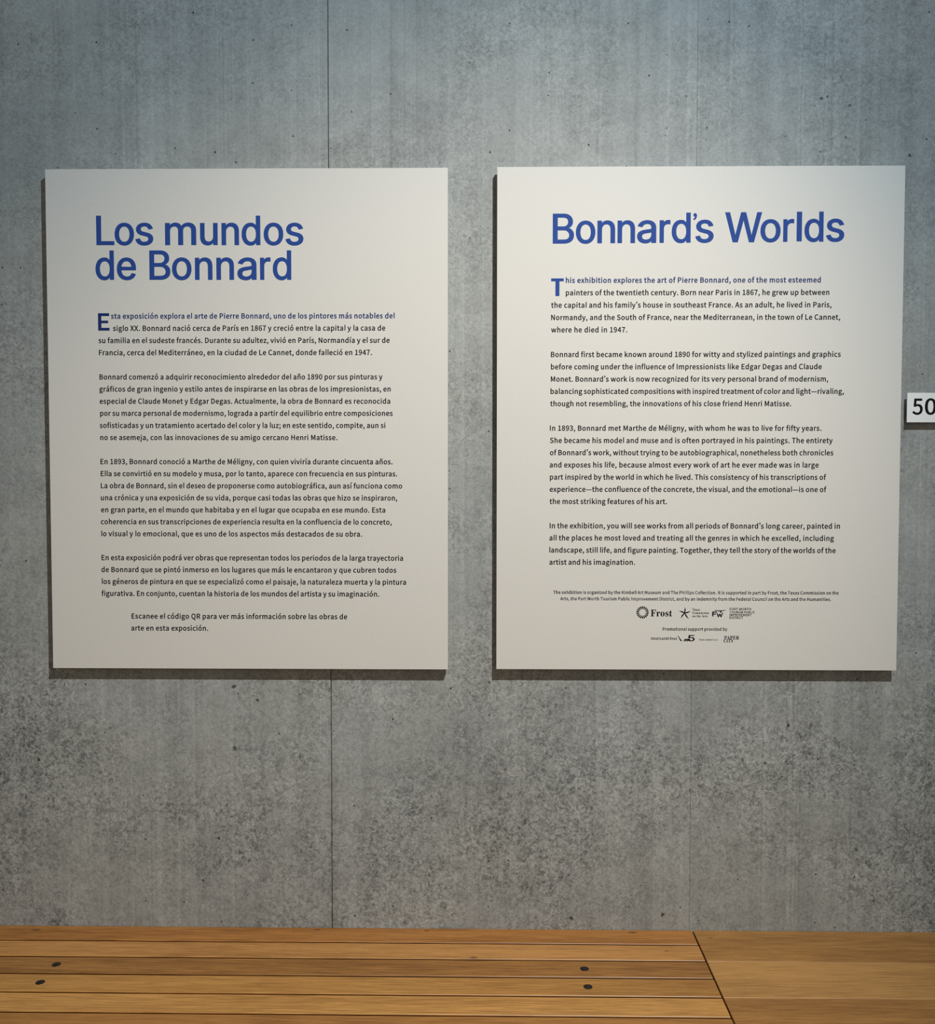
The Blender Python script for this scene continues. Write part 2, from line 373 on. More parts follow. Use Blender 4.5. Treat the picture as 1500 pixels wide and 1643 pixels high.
# ------------------------------------------------------------------ lettering
G_BODY = {
' ': (306, []),
',': (443, [[33, -176, 87, -295, 231, -209, 307, -104, 334, 25, 319, 114, 273, 175, 198, 197, 135, 183, 87, 145, 69, 85, 87, 25, 133, -14, 192, -27, 168, -28, 162, -67, 123, -122]]),
'.': (443, [[83, 15, 127, -27, 190, -43, 251, -27, 296, 15, 313, 76, 296, 139, 252, 181, 190, 197, 127, 181, 83, 139, 67, 76]]),
'0': (821, [[76, 205, 193, 20, 379, -43, 565, 20, 683, 205, 723, 503, 683, 799, 565, 981, 379, 1043, 193, 981, 76, 799, 36, 503], [244, 271, 220, 503, 244, 734, 303, 858, 379, 893, 456, 858, 515, 734, 538, 503, 515, 271, 455, 145, 379, 109, 303, 145]]),
'1': (821, [[88, -24, 700, -24, 700, 128, 500, 128, 500, 1024, 365, 1024, 302, 993, 237, 971, 133, 948, 133, 826, 312, 826, 312, 128, 88, 128]]),
'3': (821, [[-4, 117, 99, 32, 212, -21, 360, -42, 536, -6, 665, 100, 714, 267, 681, 399, 596, 493, 501, 537, 501, 514, 584, 561, 654, 650, 680, 769, 637, 917, 520, 1011, 355, 1042, 239, 1025, 140, 981, 30, 903, 139, 786, 222, 850, 284, 881, 350, 892, 426, 875, 470, 829, 487, 759, 466, 675, 394, 616, 211, 588, 211, 451, 414, 424, 497, 363, 521, 271, 499, 186, 442, 131, 350, 110, 259, 125, 187, 164, 99, 235]]),
'4': (821, [[-5, 252, 432, 252, 432, -24, 613, -24, 613, 252, 747, 252, 747, 399, 613, 399, 613, 1024, 426, 1024, -5, 365], [210, 397, 412, 704, 484, 840, 437, 840, 432, 683, 432, 399]]),
'6': (821, [[90, 193, 219, 17, 410, -43, 572, 2, 688, 125, 731, 307, 694, 493, 584, 608, 421, 645, 330, 629, 244, 585, 213, 528, 263, 737, 344, 856, 454, 891, 501, 883, 547, 859, 612, 805, 727, 917, 636, 989, 550, 1028, 444, 1042, 245, 986, 99, 802, 44, 478], [260, 235, 231, 394, 285, 456, 346, 493, 398, 503, 482, 480, 530, 414, 547, 307, 527, 198, 478, 129, 411, 106, 323, 138]]),
'7': (821, [[234, -24, 429, -24, 462, 343, 546, 629, 725, 918, 725, 1024, 35, 1024, 35, 870, 497, 870, 366, 635, 276, 345]]),
'8': (821, [[76, 97, 202, -5, 382, -42, 561, -5, 683, 95, 727, 239, 700, 368, 632, 460, 559, 516, 559, 500, 612, 555, 668, 644, 692, 752, 655, 901, 548, 1003, 385, 1040, 229, 1005, 119, 907, 78, 762, 99, 657, 154, 574, 214, 520, 214, 537, 135, 479, 60, 379, 30, 247], [284, 676, 257, 762, 273, 834, 317, 880, 383, 897, 457, 877, 503, 824, 520, 744, 510, 681, 480, 619, 442, 572, 356, 614], [229, 178, 206, 260, 221, 340, 264, 409, 316, 458, 426, 407, 511, 340, 542, 243, 523, 169, 470, 119, 384, 100, 290, 121]]),
'9': (821, [[33, 82, 125, 11, 213, -28, 323, -42, 517, 17, 661, 208, 716, 543, 669, 817, 539, 986, 347, 1043, 186, 998, 70, 875, 27, 693, 65, 509, 173, 393, 335, 355, 429, 371, 516, 417, 547, 473, 495, 265, 416, 145, 314, 111, 262, 118, 213, 142, 144, 196], [228, 586, 210, 693, 230, 803, 280, 872, 348, 896, 437, 865, 501, 769, 530, 613, 475, 547, 413, 508, 357, 497, 276, 521]]),
';': (443, [[83, 565, 127, 523, 190, 507, 252, 523, 296, 565, 313, 628, 296, 689, 252, 732, 190, 748, 127, 732, 83, 689, 67, 628], [33, -176, 87, -295, 231, -209, 307, -104, 334, 25, 319, 114, 273, 175, 198, 197, 135, 183, 87, 145, 69, 85, 87, 25, 133, -14, 192, -27, 168, -28, 162, -67, 123, -122]]),
'A': (893, [[-39, -24, 156, -24, 253, 282, 571, 282, 667, -24, 869, -24, 507, 1024, 321, 1024], [304, 429, 375, 664, 433, 874, 391, 874, 450, 665, 520, 429]]),
'B': (960, [[106, -24, 458, -24, 666, 10, 814, 115, 868, 292, 838, 422, 756, 510, 664, 548, 664, 525, 734, 569, 791, 653, 811, 757, 760, 913, 624, 999, 436, 1024, 106, 1024], [295, 600, 295, 876, 416, 876, 537, 862, 600, 818, 620, 739, 601, 666, 539, 618, 410, 600], [295, 125, 295, 453, 436, 453, 576, 435, 652, 384, 677, 297, 651, 201, 573, 145, 436, 125]]),
'C': (934, [[107, 210, 273, 23, 512, -42, 643, -24, 753, 28, 866, 123, 755, 240, 666, 165, 598, 129, 522, 117, 373, 164, 277, 295, 241, 503, 279, 709, 377, 837, 526, 883, 594, 872, 653, 842, 732, 779, 841, 898, 745, 975, 645, 1023, 521, 1042, 277, 976, 108, 789, 46, 499]]),
'D': (1003, [[106, -24, 397, -24, 664, 39, 834, 221, 891, 503, 834, 785, 662, 964, 391, 1024, 106, 1024], [295, 128, 295, 874, 373, 874, 555, 830, 660, 708, 696, 503, 660, 298, 555, 173, 373, 128]]),
'E': (868, [[106, -24, 761, -24, 761, 132, 295, 132, 295, 448, 675, 448, 675, 604, 295, 604, 295, 870, 746, 870, 746, 1024, 106, 1024]]),
'F': (817, [[106, -24, 295, -24, 295, 425, 677, 425, 677, 579, 295, 579, 295, 870, 746, 870, 746, 1024, 106, 1024]]),
'H': (1057, [[106, -24, 295, -24, 295, 448, 698, 448, 698, -24, 889, -24, 889, 1024, 698, 1024, 698, 605, 295, 605, 295, 1024, 106, 1024]]),
'I': (464, [[106, -24, 295, -24, 295, 1024, 106, 1024]]),
'K': (945, [[106, -24, 295, -24, 295, 308, 430, 479, 717, -24, 931, -24, 553, 618, 877, 1017, 670, 1024, 251, 522, 295, 522, 295, 1024, 106, 1024]]),
'L': (805, [[106, -24, 733, -24, 733, 132, 295, 132, 295, 1024, 106, 1024]]),
'M': (1172, [[106, -24, 283, -24, 283, 554, 281, 650, 269, 825, 218, 825, 488, 77, 617, 77, 886, 825, 835, 825, 823, 650, 821, 554, 821, -24, 1002, -24, 1002, 1024, 796, 1024, 597, 473, 535, 280, 575, 280, 312, 1024, 106, 1024]]),
'N': (1050, [[106, -24, 288, -24, 288, 526, 286, 632, 275, 814, 228, 814, 327, 620, 700, -24, 881, -24, 881, 1024, 697, 1024, 697, 480, 699, 373, 712, 188, 759, 188, 660, 381, 284, 1024, 106, 1024]]),
'P': (928, [[106, -24, 295, -24, 295, 374, 431, 374, 635, 409, 778, 519, 830, 707, 777, 894, 631, 995, 425, 1024, 106, 1024], [295, 525, 295, 874, 405, 874, 542, 857, 614, 806, 638, 706, 615, 603, 544, 545, 410, 525]]),
'Q': (1076, [[276, 292, 241, 503, 276, 709, 368, 837, 506, 882, 644, 837, 736, 709, 771, 503, 736, 292, 643, 159, 506, 113, 369, 159], [95, 236, 232, 49, 423, -33, 500, -153, 635, -242, 810, -275, 872, -272, 925, -263, 993, -244, 954, -103, 863, -120, 827, -122, 734, -108, 660, -67, 630, -21, 787, 55, 919, 241, 966, 504, 908, 790, 746, 977, 506, 1043, 266, 977, 104, 790, 47, 504]]),
'R': (930, [[295, 549, 295, 874, 429, 874, 552, 858, 618, 810, 641, 720, 618, 625, 550, 569, 429, 549], [106, -24, 295, -24, 295, 400, 425, 400, 668, -24, 883, -24, 620, 427, 713, 471, 801, 574, 832, 721, 782, 900, 643, 996, 453, 1024, 106, 1024]]),
'S': (877, [[20, 126, 146, 31, 272, -23, 416, -42, 610, -2, 741, 109, 787, 265, 756, 401, 674, 494, 563, 555, 346, 652, 294, 697, 274, 763, 291, 825, 342, 867, 428, 883, 505, 873, 573, 843, 660, 781, 766, 899, 656, 980, 549, 1025, 426, 1042, 250, 1006, 125, 904, 79, 754, 115, 619, 201, 529, 301, 475, 445, 412, 526, 372, 575, 325, 593, 255, 573, 184, 516, 136, 416, 117, 324, 131, 238, 172, 137, 250]]),
'T': (881, [[313, -24, 504, -24, 504, 870, 807, 870, 807, 1024, 10, 1024, 10, 870, 313, 870]]),
'W': (1262, [[221, -24, 422, -24, 577, 598, 622, 807, 576, 807, 620, 598, 777, -24, 981, -24, 1200, 1024, 1015, 1024, 902, 460, 852, 155, 896, 155, 831, 461, 685, 1024, 519, 1024, 375, 461, 310, 155, 357, 155, 192, 1024, -4, 1024]]),
'X': (846, [[-32, -24, 176, -24, 329, 259, 400, 408, 367, 408, 602, -24, 815, -24, 503, 510, 794, 1024, 588, 1024, 445, 756, 382, 622, 416, 622, 201, 1024, -13, 1024, 278, 517]]),
'a': (832, [[80, 66, 169, -15, 295, -42, 394, -26, 483, 14, 552, 65, 517, 65, 528, -24, 691, -24, 691, 458, 663, 626, 568, 743, 404, 784, 281, 768, 177, 729, 69, 672, 148, 544, 238, 594, 307, 621, 380, 632, 456, 608, 491, 551, 499, 488, 265, 440, 102, 344, 47, 194], [246, 146, 234, 199, 258, 268, 349, 324, 503, 357, 503, 192, 449, 147, 390, 117, 332, 108, 278, 117]]),
'b': (907, [[94, -24, 253, -24, 264, 52, 231, 52, 293, 5, 372, -30, 454, -42, 628, 9, 757, 155, 806, 381, 770, 592, 659, 734, 481, 784, 387, 769, 302, 729, 272, 693, 283, 788, 283, 1110, 94, 1110], [283, 176, 283, 542, 337, 589, 395, 620, 446, 630, 541, 600, 594, 516, 612, 381, 586, 233, 521, 143, 428, 112, 385, 118, 331, 140]]),
'c': (760, [[88, 149, 223, 7, 415, -42, 512, -30, 600, 4, 701, 68, 611, 194, 536, 143, 485, 119, 431, 110, 327, 143, 258, 231, 232, 370, 259, 509, 330, 598, 435, 630, 478, 623, 519, 604, 586, 557, 688, 677, 602, 737, 523, 771, 425, 784, 233, 735, 92, 593, 38, 370]]),
'd': (910, [[80, 149, 198, 7, 376, -42, 473, -26, 556, 14, 614, 63, 579, 63, 590, -24, 752, -24, 752, 1110, 563, 1110, 563, 800, 575, 710, 554, 741, 480, 773, 390, 784, 216, 733, 88, 589, 40, 370], [255, 227, 233, 371, 260, 510, 326, 598, 418, 630, 467, 624, 518, 601, 563, 565, 563, 199, 515, 151, 461, 121, 407, 112, 314, 142]]),
'e': (820, [[90, 149, 229, 7, 423, -42, 525, -31, 612, -3, 711, 48, 638, 173, 555, 131, 500, 112, 442, 106, 332, 135, 259, 216, 235, 317, 723, 317, 731, 413, 694, 607, 582, 738, 402, 785, 224, 734, 90, 590, 38, 370], [236, 454, 259, 542, 324, 612, 405, 635, 486, 613, 537, 546, 551, 454]]),
'f': (507, [[114, -24, 302, -24, 302, 616, 459, 616, 459, 765, 302, 765, 302, 856, 312, 929, 336, 967, 378, 980, 397, 978, 421, 972, 479, 951, 525, 1096, 457, 1116, 411, 1125, 359, 1128, 222, 1095, 139, 1000, 114, 862, 114, 763, 13, 756, 13, 616, 114, 616]]),
'g': (833, [[82, -267, 205, -341, 376, -365, 587, -328, 731, -227, 784, -85, 749, 31, 647, 96, 495, 115, 349, 115, 281, 125, 256, 145, 250, 173, 254, 199, 266, 221, 272, 232, 290, 224, 332, 214, 376, 210, 528, 244, 637, 342, 678, 491, 669, 559, 645, 617, 636, 627, 769, 621, 769, 765, 484, 765, 458, 774, 418, 781, 371, 784, 220, 749, 107, 649, 64, 496, 80, 405, 121, 331, 162, 286, 162, 301, 131, 272, 94, 219, 79, 153, 90, 92, 120, 44, 147, 20, 147, 36, 95, -7, 52, -71, 36, -145], [268, 413, 250, 495, 268, 577, 312, 626, 374, 644, 437, 626, 482, 577, 499, 495, 481, 413, 436, 362, 374, 344, 313, 362], [212, -123, 217, -91, 236, -55, 264, -25, 317, -34, 476, -35, 550, -43, 584, -66, 594, -104, 572, -162, 505, -210, 392, -231, 288, -216, 230, -178]]),
'h': (892, [[94, -24, 283, -24, 283, 527, 338, 581, 394, 615, 452, 626, 514, 609, 548, 557, 561, 451, 561, -24, 750, -24, 750, 471, 724, 638, 638, 748, 492, 784, 387, 766, 299, 718, 267, 670, 283, 788, 283, 1110, 94, 1110]]),
'i': (439, [[94, -24, 283, -24, 283, 765, 94, 765], [88, 921, 129, 882, 188, 869, 248, 882, 290, 921, 304, 977, 290, 1031, 248, 1069, 188, 1082, 129, 1069, 88, 1031, 74, 977]]),
'j': (439, [[-99, -327, -38, -344, 2, -351, 51, -354, 185, -321, 261, -225, 283, -86, 283, 765, 95, 765, 95, -83, 88, -155, 70, -193, 32, -206, 15, -205, -58, -188], [87, 921, 129, 882, 188, 869, 247, 882, 289, 920, 305, 977, 289, 1032, 247, 1069, 188, 1082, 129, 1069, 87, 1031, 72, 977]]),
'k': (817, [[94, -24, 280, -24, 280, 186, 383, 317, 586, -24, 794, -22, 499, 440, 756, 758, 552, 765, 238, 375, 280, 375, 280, 1110, 94, 1110]]),
'l': (415, [[115, 0, 300, 0, 300, 1110, 115, 1110]]),
'm': (1327, [[94, -24, 283, -24, 283, 527, 336, 582, 390, 616, 436, 626, 495, 609, 529, 557, 542, 451, 542, -24, 730, -24, 730, 527, 785, 582, 839, 616, 885, 626, 944, 609, 978, 557, 991, 451, 991, -24, 1179, -24, 1179, 471, 1153, 638, 1068, 747, 924, 785, 825, 764, 736, 711, 686, 657, 662, 710, 584, 765, 473, 784, 377, 765, 293, 717, 230, 657, 269, 657, 256, 765, 94, 765]]),
'n': (896, [[94, -24, 283, -24, 283, 527, 338, 581, 394, 615, 452, 626, 514, 609, 548, 557, 561, 451, 561, -24, 750, -24, 750, 471, 724, 638, 638, 748, 492, 784, 386, 766, 297, 717, 262, 675, 256, 765, 94, 765]]),
'o': (891, [[90, 148, 227, 7, 413, -43, 600, 7, 737, 148, 789, 370, 737, 592, 600, 735, 413, 785, 227, 735, 90, 592, 38, 370], [256, 230, 232, 370, 256, 510, 320, 598, 413, 630, 507, 598, 571, 509, 596, 370, 571, 230, 507, 142, 413, 111, 320, 142]]),
'p': (910, [[94, -336, 283, -336, 283, -61, 274, 30, 299, 0, 375, -31, 454, -42, 628, 9, 757, 155, 806, 381, 770, 592, 659, 734, 481, 784, 384, 768, 298, 728, 264, 697, 256, 765, 94, 765], [283, 176, 283, 542, 337, 589, 396, 620, 446, 630, 541, 600, 594, 516, 612, 381, 586, 233, 521, 143, 428, 112, 385, 118, 331, 140]]),
'q': (910, [[80, 149, 198, 7, 376, -42, 471, -27, 553, 13, 578, 51, 563, -49, 563, -336, 752, -336, 752, 765, 594, 765, 586, 713, 557, 741, 481, 773, 390, 784, 216, 733, 88, 589, 40, 370], [255, 227, 233, 371, 260, 510, 326, 598, 418, 630, 467, 624, 518, 601, 563, 565, 563, 199, 515, 151, 461, 121, 407, 112, 314, 142]]),
'r': (593, [[94, -24, 283, -24, 283, 470, 332, 561, 387, 609, 440, 624, 459, 623, 533, 607, 569, 758, 518, 776, 487, 782, 450, 784, 360, 763, 279, 705, 227, 630, 269, 630, 257, 765, 94, 765]]),
's': (702, [[-2, 78, 108, 11, 209, -28, 320, -42, 481, -10, 585, 78, 621, 202, 581, 328, 486, 403, 300, 480, 252, 514, 237, 557, 246, 596, 278, 626, 342, 639, 394, 631, 442, 610, 516, 565, 615, 681, 520, 739, 435, 772, 339, 784, 187, 754, 86, 670, 51, 549, 90, 432, 181, 359, 365, 281, 418, 243, 436, 194, 425, 150, 390, 117, 322, 103, 250, 114, 186, 142, 96, 201]]),
't': (578, [[137, 89, 215, -8, 355, -42, 410, -37, 534, -8, 493, 134, 408, 110, 388, 108, 337, 121, 313, 158, 303, 227, 303, 616, 505, 616, 505, 765, 303, 765, 303, 974, 138, 974, 124, 764, 5, 757, 5, 616, 115, 616, 115, 227]]),
'u': (892, [[108, 102, 195, -6, 341, -42, 446, -24, 534, 26, 600, 92, 561, 92, 571, -24, 736, -24, 736, 765, 548, 765, 548, 225, 493, 163, 437, 126, 380, 115, 319, 131, 285, 183, 272, 288, 272, 765, 83, 765, 83, 270]]),
'v': (775, [[263, -24, 454, -24, 738, 765, 547, 765, 399, 327, 338, 125, 378, 125, 317, 327, 170, 765, -28, 765]]),
'w': (1158, [[219, -24, 412, -24, 524, 391, 568, 589, 524, 589, 569, 394, 682, -24, 883, -24, 1100, 765, 914, 765, 800, 318, 760, 130, 804, 130, 758, 318, 636, 765, 465, 765, 343, 318, 299, 130, 344, 130, 305, 318, 189, 765, -5, 765]]),
'x': (743, [[-34, -22, 170, -24, 345, 282, 316, 282, 334, 250, 386, 161, 505, -24, 713, -22, 453, 374, 694, 764, 492, 765, 391, 590, 334, 478, 365, 478, 193, 765, -14, 763, 227, 386]]),
'y': (775, [[12, -322, 100, -341, 141, -343, 280, -306, 379, -207, 444, -72, 738, 765, 548, 765, 407, 337, 354, 144, 394, 144, 170, 765, -30, 765, 281, -3, 269, -49, 233, -125, 188, -175, 129, -193, 118, -191, 52, -175]]),
'z': (712, [[16, -24, 640, -24, 640, 125, 257, 122, 628, 667, 628, 765, 58, 765, 58, 616, 385, 619, 16, 74]]),
'á': (832, [[80, 66, 169, -15, 295, -42, 394, -26, 483, 14, 552, 65, 517, 65, 528, -24, 691, -24, 691, 458, 663, 626, 568, 743, 404, 784, 281, 768, 177, 729, 69, 672, 148, 544, 238, 594, 307, 621, 380, 632, 456, 608, 491, 551, 499, 488, 265, 440, 102, 344, 47, 194], [246, 146, 234, 199, 258, 268, 349, 324, 503, 357, 503, 192, 449, 147, 390, 117, 332, 108, 278, 117], [278, 935, 385, 839, 669, 1108, 535, 1225]]),
'é': (820, [[90, 149, 229, 7, 423, -42, 525, -31, 612, -3, 711, 48, 638, 173, 555, 131, 500, 112, 442, 106, 332, 135, 259, 216, 235, 317, 723, 317, 731, 413, 694, 607, 582, 738, 402, 785, 224, 734, 90, 590, 38, 370], [236, 454, 259, 542, 324, 612, 405, 635, 486, 613, 537, 546, 551, 454], [273, 934, 381, 839, 664, 1108, 530, 1225]]),
'í': (439, [[94, -24, 283, -24, 283, 765, 94, 765], [58, 934, 168, 840, 453, 1108, 315, 1224]]),
'ñ': (896, [[94, -24, 283, -24, 283, 527, 338, 581, 394, 615, 452, 626, 514, 609, 548, 557, 561, 451, 561, -24, 750, -24, 750, 471, 724, 638, 638, 748, 492, 784, 386, 766, 297, 717, 262, 675, 256, 765, 94, 765], [148, 870, 298, 861, 310, 943, 325, 974, 338, 982, 386, 955, 453, 892, 559, 855, 665, 887, 725, 972, 752, 1109, 602, 1115, 588, 1036, 574, 1006, 561, 998, 512, 1024, 445, 1086, 341, 1124, 233, 1092, 173, 1008]]),
'ó': (891, [[90, 148, 227, 7, 413, -43, 600, 7, 737, 148, 789, 370, 737, 592, 600, 735, 413, 785, 227, 735, 90, 592, 38, 370], [256, 230, 232, 370, 256, 510, 320, 598, 413, 630, 507, 598, 571, 509, 596, 370, 571, 230, 507, 142, 413, 111, 320, 142], [282, 934, 390, 840, 677, 1108, 540, 1224]]),
'—': (1284, [[31, 317, 1188, 317, 1188, 450, 31, 450]]),
'’': (394, [[60, 824, 119, 731, 236, 805, 306, 899, 334, 1020, 315, 1098, 266, 1154, 194, 1175, 125, 1158, 82, 1116, 67, 1061, 82, 1005, 124, 964, 184, 950, 209, 952, 185, 952, 178, 933, 143, 881]]),
}
